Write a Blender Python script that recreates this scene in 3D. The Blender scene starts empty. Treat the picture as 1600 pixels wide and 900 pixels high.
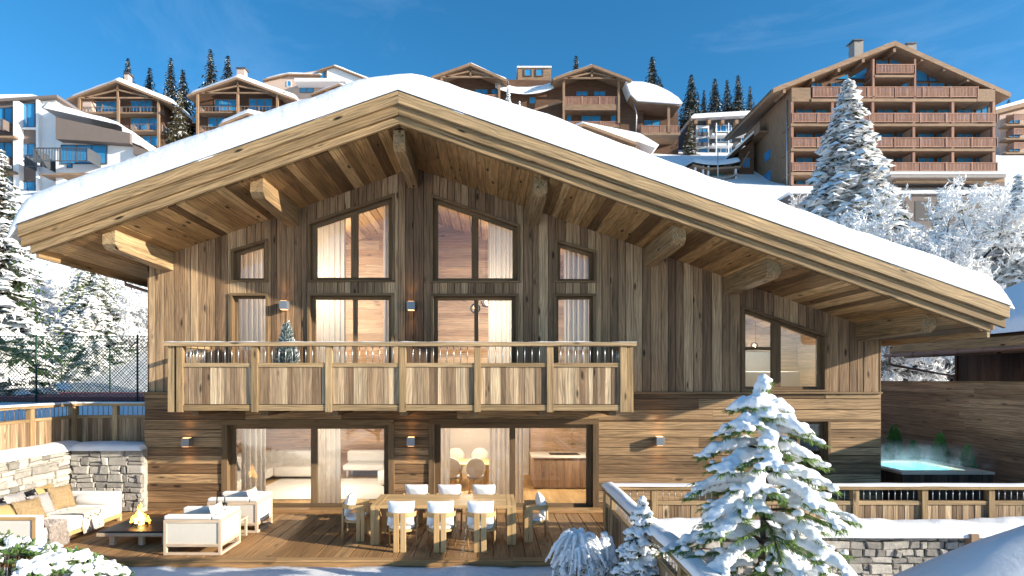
import bpy, bmesh, math, random
from mathutils import Vector, Matrix, noise
C = bpy.context.scene.collection
SC = bpy.context.scene
# ------------------------------------------------------------------ camera, sky, sun, exposure
CZ, F, PX, PY = 3.15, 900.0, 765.0, 592.0          # eye height and the photo's perspective (read off at 1600 x 900)
cam = bpy.data.objects.new('camera', bpy.data.cameras.new('camera')); C.objects.link(cam)
cam.location = (0, 0, CZ); cam.rotation_euler = (math.radians(90), 0, 0)
cam.data.sensor_width = 36; cam.data.lens = 36*F/1600
cam.data.shift_x = (800-PX)/1600; cam.data.shift_y = (PY-450)/1600
cam.data.clip_start = 0.1; cam.data.clip_end = 3000
SC.camera = cam
SUN = Vector((2.7, -1.0, 0.83)).normalized()         # towards the sun: low, from the right and a little in front
W = bpy.data.worlds.new('World'); SC.world = W; W.use_nodes = True
nt = W.node_tree
bg = nt.nodes['Background']
sky = nt.nodes.new('ShaderNodeTexSky'); sky.sky_type = 'NISHITA'; sky.sun_disc = False
sky.sun_elevation = math.asin(SUN.z); sky.sun_rotation = math.atan2(SUN.x, SUN.y)
sky.altitude = 2200; sky.air_density = 1.0; sky.dust_density = 1.8; sky.ozone_density = 3.0
hs = nt.nodes.new('ShaderNodeHueSaturation'); hs.inputs['Saturation'].default_value = 1.24; hs.inputs['Hue'].default_value = 0.490
nt.links.new(sky.outputs[0], hs.inputs['Color'])
gc = nt.nodes.new('ShaderNodeTexCoord'); mp = nt.nodes.new('ShaderNodeMapping'); mp.inputs['Scale'].default_value = (2.2, 2.2, 6.0); mp.inputs['Rotation'].default_value = (0.25, 0.2, 0.4)
cn = nt.nodes.new('ShaderNodeTexNoise'); cn.inputs['Scale'].default_value = 1.6; cn.inputs['Detail'].default_value = 7; cn.inputs['Roughness'].default_value = 0.62; cn.inputs['Distortion'].default_value = 0.8
cr = nt.nodes.new('ShaderNodeValToRGB'); cr.color_ramp.elements[0].position = 0.56; cr.color_ramp.elements[1].position = 0.95; cr.color_ramp.elements[1].color = (0.06, 0.06, 0.06, 1)
cm = nt.nodes.new('ShaderNodeMix'); cm.data_type = 'RGBA'; cm.inputs[7].default_value = (9.5, 11.0, 12.5, 1)      # faint high cloud
nt.links.new(gc.outputs['Generated'], mp.inputs[0]); nt.links.new(mp.outputs[0], cn.inputs['Vector']); nt.links.new(cn.outputs[0], cr.inputs[0]); nt.links.new(cr.outputs[0], cm.inputs[0]); nt.links.new(hs.outputs[0], cm.inputs[6])
nt.links.new(cm.outputs[2], bg.inputs[0]); bg.inputs[1].default_value = 0.126
sl = bpy.data.lights.new('sun', 'SUN'); sl.energy = 5.0; sl.angle = math.radians(0.5); sl.color = (1.0, 0.90, 0.74)
so = bpy.data.objects.new('sun', sl); C.objects.link(so)
so.rotation_euler = (-SUN).to_track_quat('-Z', 'Y').to_euler(); so.location = SUN*60
SC.view_settings.view_transform = 'Standard'; SC.view_settings.look = 'None'
SC.view_settings.exposure = 1.0; SC.view_settings.gamma = 1.0; SC.view_settings.use_curve_mapping = False
SC.cycles.use_denoising = True
SC.cycles.max_bounces = 8; SC.cycles.volume_bounces = 2; SC.cycles.transparent_max_bounces = 12; SC.cycles.caustics_reflective = False; SC.cycles.caustics_refractive = False
SC.cycles.sample_clamp_indirect = 6.0

R = random.Random(11)
def ru(a, b): return R.uniform(a, b)
def px(x, y, Y): return (x-PX)*Y/F, CZ+(PY-y)*Y/F

# ------------------------------------------------------------------ materials
MATS = {}
def newmat(name):
    m = bpy.data.materials.new(name); m.use_nodes = True
    t = m.node_tree; p = t.nodes['Principled BSDF']; MATS[name] = m
    return m, t, p
def N(t, kind, **kw):
    n = t.nodes.new(kind)
    for k, v in kw.items():
        if k in n.inputs: n.inputs[k].default_value = v
        else: setattr(n, k, v)
    return n
def math_(t, op, a, b=None, c=None):
    n = t.nodes.new('ShaderNodeMath'); n.operation = op
    for i, q in enumerate((a, b, c)):
        if q is None: continue
        if isinstance(q, (int, float)): n.inputs[i].default_value = q
        else: t.links.new(q, n.inputs[i])
    return n.outputs[0]
def vmath(t, op, a, b):
    n = t.nodes.new('ShaderNodeVectorMath'); n.operation = op
    for i, q in enumerate((a, b)):
        if isinstance(q, tuple): n.inputs[i].default_value = q
        else: t.links.new(q, n.inputs[i])
    return n.outputs[0]
def ramp(t, fac, stops):
    n = t.nodes.new('ShaderNodeValToRGB'); e = n.color_ramp.elements
    while len(e) < len(stops): e.new(0.5)
    for i, (p, c) in enumerate(stops):
        e[i].position = p; e[i].color = (c[0], c[1], c[2], 1) if not isinstance(c, (int, float)) else (c, c, c, 1)
    t.links.new(fac, n.inputs[0]); return n.outputs[0]
def mixc(t, fac, a, b, blend='MIX'):
    n = t.nodes.new('ShaderNodeMix'); n.data_type = 'RGBA'; n.blend_type = blend
    for s, q in ((0, fac), (6, a), (7, b)):
        if isinstance(q, (int, float)): n.inputs[s].default_value = q
        elif isinstance(q, tuple): n.inputs[s].default_value = (q[0], q[1], q[2], 1)
        else: t.links.new(q, n.inputs[s])
    return n.outputs[2]
def noise_(t, vec, scale, detail=3, rough=0.5, dist=0.0):
    n = t.nodes.new('ShaderNodeTexNoise'); n.inputs['Scale'].default_value = scale; n.inputs['Detail'].default_value = detail
    n.inputs['Roughness'].default_value = rough; n.inputs['Distortion'].default_value = dist
    if vec is not None: t.links.new(vec, n.inputs['Vector'])
    return n.outputs[0]
def bump(t, p, h, strength=0.3, dist=0.01):
    b = t.nodes.new('ShaderNodeBump'); b.inputs['Strength'].default_value = strength; b.inputs['Distance'].default_value = dist
    t.links.new(h, b.inputs['Height']); t.links.new(b.outputs[0], p.inputs['Normal'])

def wood(name, stops, grain=0.55, knots=1.0, rough=0.72, crack=0.5, bumpk=0.5):
    """Boards: 'wuv' runs along / across each board with its own offset, 'rnd' is the board's own random tone."""
    m, t, p = newmat(name)
    a = N(t, 'ShaderNodeAttribute', attribute_name='wuv'); r = N(t, 'ShaderNodeAttribute', attribute_name='rnd')
    sep = t.nodes.new('ShaderNodeSeparateColor'); t.links.new(r.outputs[0], sep.inputs[0])
    uv = a.outputs['Vector']
    warp = noise_(t, vmath(t, 'MULTIPLY', uv, (0.7, 3.0, 3.0)), 1.0, 2)
    sx = t.nodes.new('ShaderNodeSeparateXYZ'); t.links.new(uv, sx.inputs[0])
    vor = t.nodes.new('ShaderNodeTexVoronoi'); vor.inputs['Scale'].default_value = 1.0
    t.links.new(vmath(t, 'MULTIPLY', uv, (1.5, 5.0, 5.0)), vor.inputs['Vector'])
    sc = t.nodes.new('ShaderNodeSeparateColor'); t.links.new(vor.outputs['Color'], sc.inputs[0])
    keep = math_(t, 'GREATER_THAN', sc.outputs[0], 0.55)
    near = math_(t, 'MULTIPLY', ramp(t, vor.outputs['Distance'], [(0.0, 1), (0.34, 0)]), keep)    # growth rings bend round a knot
    ph = math_(t, 'ADD', math_(t, 'ADD', math_(t, 'MULTIPLY', math_(t, 'ADD', sx.outputs[1], sx.outputs[2]), 95.0), math_(t, 'MULTIPLY', warp, 34.0)), math_(t, 'MULTIPLY', near, 9.0))
    ring = math_(t, 'MULTIPLY_ADD', math_(t, 'SINE', ph), 0.5, 0.5)
    streak = noise_(t, vmath(t, 'MULTIPLY', uv, (0.9, 17.0, 17.0)), 1.0, 6, 0.72)
    blotch = noise_(t, vmath(t, 'MULTIPLY', uv, (0.9, 4.0, 4.0)), 1.0, 3, 0.6)
    base = ramp(t, sep.outputs[0], stops)
    tone = math_(t, 'MULTIPLY_ADD', streak, 1.15*grain*2, 1.0-1.15*grain)
    tone = math_(t, 'MULTIPLY', tone, math_(t, 'MULTIPLY_ADD', ring, 0.34*grain, 1.0-0.19*grain))
    tone = math_(t, 'MULTIPLY', tone, math_(t, 'MULTIPLY_ADD', blotch, 0.9, 0.55))
    kn = math_(t, 'MULTIPLY', ramp(t, vor.outputs['Distance'], [(0.0, 1), (0.10, 0.9), (0.19, 0)]), keep)
    tone = math_(t, 'MULTIPLY', tone, math_(t, 'SUBTRACT', 1.0, math_(t, 'MULTIPLY', kn, 0.62*knots)))
    cr = ramp(t, noise_(t, vmath(t, 'MULTIPLY', uv, (0.7, 30.0, 30.0)), 1.0, 3), [(0.31, 0), (0.40, 1)])
    tone = math_(t, 'MULTIPLY', math_(t, 'MULTIPLY', tone, 1.02), math_(t, 'MULTIPLY_ADD', cr, crack, 1.0-crack))
    warm = mixc(t, math_(t, 'MULTIPLY', blotch, 0.55), (1.0, 1.0, 1.0), (1.14, 0.97, 0.78))
    col = mixc(t, 1.0, mixc(t, 1.0, base, warm, 'MULTIPLY'), tone, 'MULTIPLY')
    t.links.new(col, p.inputs['Base Color']); p.inputs['Roughness'].default_value = rough
    p.inputs['Specular IOR Level'].default_value = 0.25
    bump(t, p, math_(t, 'ADD', math_(t, 'MULTIPLY', streak, 0.7), math_(t, 'MULTIPLY', cr, 0.5)), bumpk, 0.006)
    return m
OLD = [(0.0, (0.125, 0.080, 0.050)), (0.35, (0.215, 0.142, 0.085)), (0.7, (0.295, 0.200, 0.119)), (1.0, (0.42, 0.305, 0.190))]
wood('old_boards', OLD, 0.85, 1.4, crack=0.6)
wood('low_boards', [(0.0, (0.13, 0.078, 0.042)), (0.5, (0.225, 0.142, 0.076)), (1.0, (0.35, 0.238, 0.132))], 0.95, 1.2, crack=0.65)
wood('soffit_boards', [(0.0, (0.10, 0.058, 0.026)), (0.4, (0.235, 0.142, 0.062)), (0.75, (0.33, 0.21, 0.095)), (1.0, (0.47, 0.33, 0.17))], 0.85, 1.5)
wood('fascia_boards', [(0.0, (0.21, 0.142, 0.074)), (0.6, (0.285, 0.20, 0.108)), (1.0, (0.36, 0.262, 0.15))], 0.9, 1.6, crack=0.65)
wood('rail_wood', [(0.0, (0.26, 0.18, 0.094)), (1.0, (0.37, 0.27, 0.155))], 0.65, 1.3)
wood('panel_boards', [(0.0, (0.15, 0.098, 0.060)), (0.4, (0.265, 0.185, 0.115)), (0.75, (0.37, 0.275, 0.178)), (1.0, (0.52, 0.41, 0.275))], 0.8, 1.4)
wood('frame_wood', [(0.0, (0.125, 0.082, 0.045)), (1.0, (0.20, 0.135, 0.075))], 0.5, 0.5)
wood('deck_boards', [(0.0, (0.21, 0.118, 0.050)), (0.6, (0.32, 0.185, 0.082)), (1.0, (0.41, 0.26, 0.125))], 0.5, 0.9)
wood('teak', [(0.0, (0.47, 0.31, 0.145)), (1.0, (0.57, 0.40, 0.205))], 0.32, 0.2, 0.55, 0.15, 0.2)
wood('ash_wood', [(0.0, (0.50, 0.395, 0.29)), (1.0, (0.60, 0.49, 0.38))], 0.35, 0.2, 0.6, 0.2, 0.2)
wood('screen_boards', [(0.0, (0.22, 0.135, 0.084)), (0.5, (0.27, 0.17, 0.108)), (1.0, (0.33, 0.215, 0.14))], 0.8, 0.9)
wood('room_boards', [(0.0, (0.33, 0.215, 0.125)), (0.5, (0.45, 0.32, 0.205)), (1.0, (0.56, 0.43, 0.30))], 0.5, 0.8)
wood('warm_room', [(0.0, (0.23, 0.125, 0.06)), (0.5, (0.33, 0.195, 0.10)), (1.0, (0.43, 0.28, 0.16))], 0.7, 1.0)
wood('far_boards', [(0.0, (0.085, 0.047, 0.031)), (1.0, (0.15, 0.088, 0.058))], 0.5, 0.0)
wood('far_trim', [(0.0, (0.22, 0.15, 0.10)), (1.0, (0.30, 0.205, 0.14))], 0.3, 0.0)
wood('far_rail', [(0.0, (0.25, 0.135, 0.10)), (1.0, (0.36, 0.215, 0.165))], 0.3, 0.0)
wood('dark_boards', [(0.0, (0.05, 0.028, 0.018)), (1.0, (0.11, 0.062, 0.038))], 0.5, 0.4)

def flat(name, col, rough=0.6, metal=0.0, var=0.12, vscale=6.0, bumpk=0.0, bscale=60.0, spec=0.4, sheen=0.0):
    m, t, p = newmat(name)
    g = t.nodes.new('ShaderNodeTexCoord')
    n = noise_(t, g.outputs['Object'], vscale, 4, 0.6)
    k = math_(t, 'MULTIPLY_ADD', n, var*2, 1-var)
    t.links.new(mixc(t, 1.0, col, k, 'MULTIPLY'), p.inputs['Base Color'])
    p.inputs['Roughness'].default_value = rough; p.inputs['Metallic'].default_value = metal
    p.inputs['Specular IOR Level'].default_value = spec
    if sheen: p.inputs['Sheen Weight'].default_value = sheen
    if bumpk: bump(t, p, noise_(t, g.outputs['Object'], bscale, 4, 0.6), bumpk, 0.01)
    return m
def snow(name, col=(0.80, 0.81, 0.83), b1=0.5, s1=9.0, d=0.05):
    m, t, p = newmat(name)
    g = t.nodes.new('ShaderNodeTexCoord')
    n1 = noise_(t, g.outputs['Object'], s1, 5, 0.55); n2 = noise_(t, g.outputs['Object'], 140.0, 2, 0.7)
    p.inputs['Base Color'].default_value = (*col, 1); p.inputs['Roughness'].default_value = 0.75
    p.inputs['Specular IOR Level'].default_value = 0.2
    bump(t, p, math_(t, 'ADD', n1, math_(t, 'MULTIPLY', n2, 0.12)), b1, d)
    return m
snow('snow', b1=0.45, s1=4.0, d=0.08)
snow('snow_ground', b1=0.6, s1=2.2, d=0.12)
snow('snow_tree', b1=0.4, s1=26.0, d=0.02)
snow('frost', (0.88, 0.88, 0.88), 0.2, 30.0, 0.02)
flat('fabric_white', (0.72, 0.69, 0.64), 0.9, var=0.05, bumpk=0.25, bscale=160, spec=0.1, sheen=0.3)
flat('fabric_cream', (0.64, 0.58, 0.49), 0.9, var=0.06, bumpk=0.3, bscale=140, spec=0.1, sheen=0.3)
flat('fabric_grey', (0.33, 0.315, 0.31), 0.9, var=0.1, bumpk=0.4, bscale=90, spec=0.1)
flat('cushion_white', (0.80, 0.80, 0.79), 0.9, var=0.03, bumpk=0.25, bscale=150, spec=0.1, sheen=0.3)
flat('mustard', (0.42, 0.29, 0.13), 0.9, var=0.1, bumpk=0.4, bscale=120, spec=0.1)
flat('tan_fur', (0.33, 0.235, 0.13), 0.95, var=0.35, vscale=30, bumpk=1.0, bscale=45, spec=0.05)
flat('grey_fur', (0.46, 0.40, 0.36), 0.95, var=0.35, vscale=18, bumpk=1.0, bscale=50, spec=0.05)
flat('black_top', (0.016, 0.017, 0.019), 0.45)
flat('anthracite', (0.10, 0.11, 0.125), 0.45, 0.3)
flat('lamp_grey', (0.25, 0.265, 0.29), 0.4, 0.5)
flat('steel', (0.55, 0.56, 0.58), 0.35, 0.8)
flat('copper_brown', (0.22, 0.12, 0.085), 0.5, 0.2)
flat('needle', (0.045, 0.085, 0.022), 0.7, var=0.5, vscale=5)
flat('needle_light', (0.15, 0.235, 0.05), 0.7, var=0.5, vscale=5)
flat('needle_dark', (0.022, 0.040, 0.020), 0.8, var=0.5, vscale=0.8)
flat('needle_gold', (0.12, 0.105, 0.042), 0.8, var=0.5, vscale=0.9)
flat('needle_blue', (0.13, 0.19, 0.16), 0.7, var=0.4, vscale=9)
flat('leaf', (0.10, 0.18, 0.045), 0.6, var=0.5, vscale=8)
flat('hedge_leaf', (0.085, 0.25, 0.05), 0.6, var=0.5, vscale=8)
flat('bark', (0.065, 0.045, 0.032), 0.9, var=0.4, vscale=14, bumpk=0.8, bscale=30)
flat('stone_wallback', (0.20, 0.185, 0.165), 0.95, var=0.3, bumpk=0.6, bscale=40)
flat('rug', (0.78, 0.76, 0.72), 0.95, var=0.04)
flat('plaster', (0.58, 0.52, 0.45), 0.9, var=0.06)
flat('far_white', (0.78, 0.79, 0.80), 0.9, var=0.04, vscale=0.5)
flat('far_grey', (0.085, 0.085, 0.095), 0.9, var=0.1, vscale=0.5)
flat('far_taupe', (0.17, 0.135, 0.12), 0.9, var=0.12, vscale=2.0)
flat('far_pink', (0.52, 0.40, 0.34), 0.9, var=0.05, vscale=0.5)
flat('far_stone', (0.30, 0.27, 0.25), 0.9, var=0.3, vscale=2)
flat('far_teal', (0.03, 0.22, 0.26), 0.6)
flat('mesh_green', (0.012, 0.05, 0.03), 0.5)
flat('court_red', (0.36, 0.085, 0.10), 0.9)
flat('pot_grey', (0.13, 0.13, 0.13), 0.7)
flat('sky_painted_glass', (0.038, 0.24, 0.48), 0.12, var=0.45, vscale=0.45, spec=0.6)  # distant panes: the sky's reflection is painted in as blue base colour
flat('ember_log', (0.05, 0.03, 0.02), 0.9)
flat('painting', (0.22, 0.105, 0.03), 0.7, var=0.9, vscale=5)

def stone():
    m, t, p = newmat('stone')
    r = N(t, 'ShaderNodeAttribute', attribute_name='rnd'); g = t.nodes.new('ShaderNodeTexCoord')
    s = t.nodes.new('ShaderNodeSeparateColor'); t.links.new(r.outputs[0], s.inputs[0])
    base = ramp(t, s.outputs[0], [(0.0, (0.20, 0.185, 0.165)), (0.4, (0.34, 0.315, 0.28)), (0.75, (0.43, 0.40, 0.355)), (1.0, (0.52, 0.48, 0.42))])
    n = noise_(t, g.outputs['Object'], 7, 6, 0.65); n2 = noise_(t, g.outputs['Object'], 38, 4, 0.7)
    k = math_(t, 'MULTIPLY', math_(t, 'MULTIPLY_ADD', n, 1.0, 0.5), math_(t, 'MULTIPLY_ADD', n2, 0.7, 0.65))
    t.links.new(mixc(t, 1.0, base, k, 'MULTIPLY'), p.inputs['Base Color']); p.inputs['Roughness'].default_value = 0.9
    bump(t, p, math_(t, 'ADD', n, math_(t, 'MULTIPLY', n2, 0.5)), 0.9, 0.03)
stone()
def curtain():
    m, t, p = newmat('curtain')
    p.inputs['Base Color'].default_value = (0.74, 0.70, 0.64, 1); p.inputs['Roughness'].default_value = 0.9
    tr = t.nodes.new('ShaderNodeBsdfTranslucent'); tr.inputs[0].default_value = (0.8, 0.72, 0.62, 1)
    mx = t.nodes.new('ShaderNodeMixShader'); mx.inputs[0].default_value = 0.35
    t.links.new(p.outputs[0], mx.inputs[1]); t.links.new(tr.outputs[0], mx.inputs[2])
    t.links.new(mx.outputs[0], t.nodes['Material Output'].inputs['Surface'])
curtain()
def glass(name, base=0.05, k=1.0, tint=(0.97, 0.98, 0.98)):
    m, t, p = newmat(name); t.nodes.remove(p)
    tr = t.nodes.new('ShaderNodeBsdfTransparent'); tr.inputs[0].default_value = (*tint, 1)
    gl = t.nodes.new('ShaderNodeBsdfGlossy'); gl.inputs['Roughness'].default_value = 0.02
    fr = t.nodes.new('ShaderNodeFresnel'); fr.inputs[0].default_value = 1.5
    f = math_(t, 'MULTIPLY_ADD', fr.outputs[0], k, base)
    mx = t.nodes.new('ShaderNodeMixShader'); t.links.new(f, mx.inputs[0]); t.links.new(tr.outputs[0], mx.inputs[1]); t.links.new(gl.outputs[0], mx.inputs[2])
    t.links.new(mx.outputs[0], t.nodes['Material Output'].inputs['Surface'])
glass('glass', 0.02, 1.1); glass('water', 0.02, 1.0, (0.92, 0.99, 1.0)); glass('globe', 0.10, 1.5)
def emit(name, col, s):
    m, t, p = newmat(name); p.inputs['Base Color'].default_value = (*col, 1)
    p.inputs['Emission Color'].default_value = (*col, 1); p.inputs['Emission Strength'].default_value = s
emit('bulb', (1.0, 0.72, 0.42), 6.0); emit('lamp_glow', (1.0, 0.5, 0.18), 2.5); emit('flame', (1.0, 0.42, 0.05), 3.2); emit('flame_core', (1.0, 0.72, 0.25), 5.0)
flat('pool_blue', (0.36, 0.80, 0.88), 0.5, var=0.05)

# ------------------------------------------------------------------ mesh builder
class MB:
    def __init__(s): s.v = []; s.f = []; s.w = []; s.r = []
    def add(s, verts, faces, loc=None, g=0, rnd=None, off=None, M=None):
        loc = loc or verts
        if rnd is None: rnd = (R.random(), R.random(), R.random())
        if off is None: off = (ru(0, 60), ru(0, 60), ru(0, 60))
        b = len(s.v); a1, a2 = [k for k in (0, 1, 2) if k != g]
        for q in loc: s.w.append((q[g]+off[0], q[a1]+off[1], q[a2]+off[2]))
        if M is not None: verts = [tuple(M @ Vector(q)) for q in verts]
        s.v.extend(verts); s.r.extend([rnd]*len(verts))
        s.f.extend([tuple(b+i for i in f) for f in faces])
    def box(s, x0, x1, y0, y1, z0, z1, g=None, rnd=None, off=None, M=None):
        d = (abs(x1-x0), abs(y1-y0), abs(z1-z0))
        if g is None: g = d.index(max(d))
        v = [(x, y, z) for z in (z0, z1) for y in (y0, y1) for x in (x0, x1)]
        s.add(v, [(0, 2, 3, 1), (4, 5, 7, 6), (0, 1, 5, 4), (2, 6, 7, 3), (0, 4, 6, 2), (1, 3, 7, 5)], None, g, rnd, off, M)
    def beam(s, p0, p1, w, h, up=(0, 0, 1), rnd=None):
        p0 = Vector(p0); p1 = Vector(p1); d = p1-p0; L = d.length; d.normalize()
        sd = Vector(up).cross(d)
        if sd.length < 1e-4: sd = Vector((1, 0, 0)).cross(d)
        sd.normalize(); u = d.cross(sd)
        M = Matrix((d, sd, u)).transposed().to_4x4(); M.translation = p0
        s.box(0, L, -w/2, w/2, -h/2, h/2, 0, rnd, None, M)
    def prism(s, pts, y0, y1, g=0, rnd=None, off=None, M=None, shear=0.0):
        """polygon in x,z pushed along y"""
        n = len(pts)
        v = [(p[0], y0, p[1]) for p in pts]+[(p[0], y1, p[1]) for p in pts]
        f = [tuple(range(n-1, -1, -1)), tuple(range(n, 2*n))]+[(i, (i+1) % n, n+(i+1) % n, n+i) for i in range(n)]
        area = sum(pts[i][0]*pts[(i+1) % n][1]-pts[(i+1) % n][0]*pts[i][1] for i in range(n))
        if area*(y1-y0) > 0: f = [tuple(reversed(q)) for q in f]
        s.add(v, f, [(x, y, z-shear*x) for x, y, z in v] if shear else None, g, rnd, off, M)
    def slab(s, q, yf, yb, ix=0.008, iz=0.0, dep=0.012, g=2, rnd=None, off=None, M=None, cut=(1, 1, 1, 1)):
        """board: quad q=(bl,br,tr,tl) in x,z, front at yf, with chamfered front edges; cut=(left,right,bottom,top)"""
        (a, b, c, d) = q
        L, Rr, Bt, T = cut
        fr = [(a[0]+ix*L, a[1]+iz*Bt), (b[0]-ix*Rr, b[1]+iz*Bt), (c[0]-ix*Rr, c[1]-iz*T), (d[0]+ix*L, d[1]-iz*T)]
        v = [(p[0], yf, p[1]) for p in fr]+[(p[0], yf+dep, p[1]) for p in q]+[(p[0], yb, p[1]) for p in q]
        f = [(0, 1, 2, 3)]
        for k in (0, 4):
            f += [(k+i, k+4+i, k+4+(i+1) % 4, k+(i+1) % 4) for i in range(4)]
        f += [(11, 10, 9, 8)]
        s.add(v, f, None, g, rnd, off, M)
    def tube(s, pts, r, n=6, g=0, rnd=None):
        pts = [Vector(p) for p in pts]; m = len(pts)
        rs = r if isinstance(r, (list, tuple)) else [r]*m
        v = []; loc = []; acc = 0
        for i in range(m):
            d = (pts[min(i+1, m-1)]-pts[max(i-1, 0)]).normalized()
            a = d.cross(Vector((0, 0, 1)))
            if a.length < 1e-3: a = Vector((1, 0, 0))
            a.normalize(); b = d.cross(a)
            if i: acc += (pts[i]-pts[i-1]).length
            for k in range(n):
                an = 2*math.pi*k/n
                v.append(tuple(pts[i]+(a*math.cos(an)+b*math.sin(an))*rs[i])); loc.append((acc, math.cos(an)*rs[i], math.sin(an)*rs[i]))
        f = [(i*n+k, i*n+(k+1) % n, (i+1)*n+(k+1) % n, (i+1)*n+k) for i in range(m-1) for k in range(n)]
        f += [tuple(range(n-1, -1, -1)), tuple(range((m-1)*n, m*n))]
        s.add(v, f, loc, 0, rnd)
    def grid(s, fn, nu, nv, g=0, rnd=None, wrap=False):
        v = [fn(i/nu, j/nv) for j in range(nv+1) for i in range(nu+1)]
        f = [(j*(nu+1)+i, j*(nu+1)+i+1, (j+1)*(nu+1)+i+1, (j+1)*(nu+1)+i) for j in range(nv) for i in range(nu)]
        s.add(v, f, None, g, rnd)
    def ball(s, c, rx, ry, rz, nu=10, nv=6, M=None, rnd=None):
        v = [(c[0], c[1], c[2]-rz)]
        for j in range(1, nv):
            a = -math.pi/2+math.pi*j/nv
            for i in range(nu):
                b = 2*math.pi*i/nu
                v.append((c[0]+rx*math.cos(a)*math.cos(b), c[1]+ry*math.cos(a)*math.sin(b), c[2]+rz*math.sin(a)))
        v.append((c[0], c[1], c[2]+rz)); L = len(v)-1
        f = [(0, 1+(i+1) % nu, 1+i) for i in range(nu)]
        for j in range(nv-2):
            f += [(1+j*nu+i, 1+j*nu+(i+1) % nu, 1+(j+1)*nu+(i+1) % nu, 1+(j+1)*nu+i) for i in range(nu)]
        b0 = 1+(nv-2)*nu
        f += [(b0+i, b0+(i+1) % nu, L) for i in range(nu)]
        s.add(v, f, None, 0, rnd, None, M)
    def lathe(s, prof, c=(0, 0, 0), n=16):
        v = [(c[0]+r*math.cos(2*math.pi*k/n), c[1]+r*math.sin(2*math.pi*k/n), c[2]+z) for r, z in prof for k in range(n)]
        m = len(prof)
        f = [(i*n+k, i*n+(k+1) % n, (i+1)*n+(k+1) % n, (i+1)*n+k) for i in range(m-1) for k in range(n)]
        f += [tuple(range(n-1, -1, -1)), tuple(range((m-1)*n, m*n))]
        s.add(v, f)
    def pillow(s, w, h, t, M, nu=14, nv=12, pinch=0.08):
        for sg in (1, -1):
            def fn(a, b):
                u = a*2-1; v = b*2-1
                th = t/2*(max(0, 1-u*u)**0.55)*(max(0, 1-v*v)**0.55)
                x = u*w/2*(1-pinch*(1-v*v)); z = v*h/2*(1-pinch*(1-u*u))
                nz = 1+0.18*noise.noise((u*1.5+w*9, v*1.5, h*7+M.translation.x))
                return tuple(M @ Vector((x, sg*th*nz, z)))
            s.grid(fn, nu, nv)
    def mesh(s, name, off=(0, 0, 0), smooth=False):
        me = bpy.data.meshes.new(name)
        v = s.v if off == (0, 0, 0) else [(a-off[0], b-off[1], c-off[2]) for a, b, c in s.v]
        me.from_pydata(v, [], s.f)
        at = me.attributes.new('wuv', 'FLOAT_VECTOR', 'POINT'); at.data.foreach_set('vector', [c for q in s.w for c in q])
        at = me.attributes.new('rnd', 'FLOAT_COLOR', 'POINT'); at.data.foreach_set('color', [c for q in s.r for c in (*q, 1.0)])
        if smooth: me.polygons.foreach_set('use_smooth', [True]*len(me.polygons))
        me.update(); return me
    def build(s, name, mat, parent=None, bevel=0.0, smooth=False, sub=0):
        off = [0, 0, 0]; q = parent
        while q is not None:
            for k in range(3): off[k] += q.location[k]
            q = PARENT.get(q.name)
        me = s.mesh(name, tuple(off), smooth); me.materials.append(MATS[mat])
        return link(name, me, parent, bevel, sub)
PARENT = {}; KIDS = {}
def link(name, data, parent=None, bevel=0.0, sub=0):
    o = bpy.data.objects.new(name, data); C.objects.link(o)
    if parent is not None:
        o.parent = parent; PARENT[o.name] = parent; KIDS.setdefault(parent.name, []).append(o)
    if bevel:
        b = o.modifiers.new('bevel', 'BEVEL'); b.width = bevel; b.segments = 2; b.limit_method = 'ANGLE'
    if sub:
        b = o.modifiers.new('subdivision', 'SUBSURF'); b.levels = sub; b.render_levels = sub
    return o
def tag(o, label=None, cat=None, group=None, kind=None):
    if label: o['label'] = label
    if cat: o['category'] = cat
    if group: o['group'] = group
    if kind: o['kind'] = kind
    return o
def empty(name, loc, label=None, cat=None, group=None):
    o = link(name, None); o.location = loc; o.empty_display_size = 0.2
    return tag(o, label, cat, group)
def dup(o, loc=None, rz=None, scale=None, label=None, parent=None, group=None):
    c = o.copy(); C.objects.link(c)
    if parent is not None:
        c.parent = parent; PARENT[c.name] = parent; KIDS.setdefault(parent.name, []).append(c)
    if loc is not None: c.location = loc
    if rz is not None: c.rotation_euler = (0, 0, rz)
    if scale is not None: c.scale = scale if isinstance(scale, tuple) else (scale,)*3
    if label: c['label'] = label
    if group: c['group'] = group
    for ch in list(KIDS.get(o.name, [])): dup(ch, parent=c)
    return c
def blobs(name, balls, voxel, mat, parent=None, smooth=6, rough=0.0, rs=9.0):
    """lumps of snow: many balls melted together into one skin"""
    mb = MB()
    for (c, rx, ry, rz) in balls: mb.ball(c, rx, ry, rz, 10, 7)
    me = mb.mesh(name); tmp = bpy.data.objects.new('tmp', me); C.objects.link(tmp)
    m = tmp.modifiers.new('r', 'REMESH'); m.mode = 'VOXEL'; m.voxel_size = voxel; m.use_smooth_shade = True
    if smooth:
        k = tmp.modifiers.new('s', 'SMOOTH'); k.iterations = smooth; k.factor = 0.5
    dg = bpy.context.evaluated_depsgraph_get()
    out = bpy.data.meshes.new_from_object(tmp.evaluated_get(dg)); out.name = name
    bpy.data.objects.remove(tmp); bpy.data.meshes.remove(me)
    out.materials.clear(); out.materials.append(MATS[mat])
    out.polygons.foreach_set('use_smooth', [True]*len(out.polygons))
    if rough:
        co = [v.co.copy() for v in out.vertices]; no = [v.normal.copy() for v in out.vertices]
        for c, n_ in zip(co, no): c += n_*rough*(noise.noise(c*rs)+.5*noise.noise(c*rs*2.7))
        out.vertices.foreach_set('co', [q for c in co for q in c]); out.update()
    off = Vector((0, 0, 0)); q = parent
    while q is not None: off += q.location; q = PARENT.get(q.name)
    if off.length: out.transform(Matrix.Translation(-off))
    return link(name, out, parent)
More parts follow.
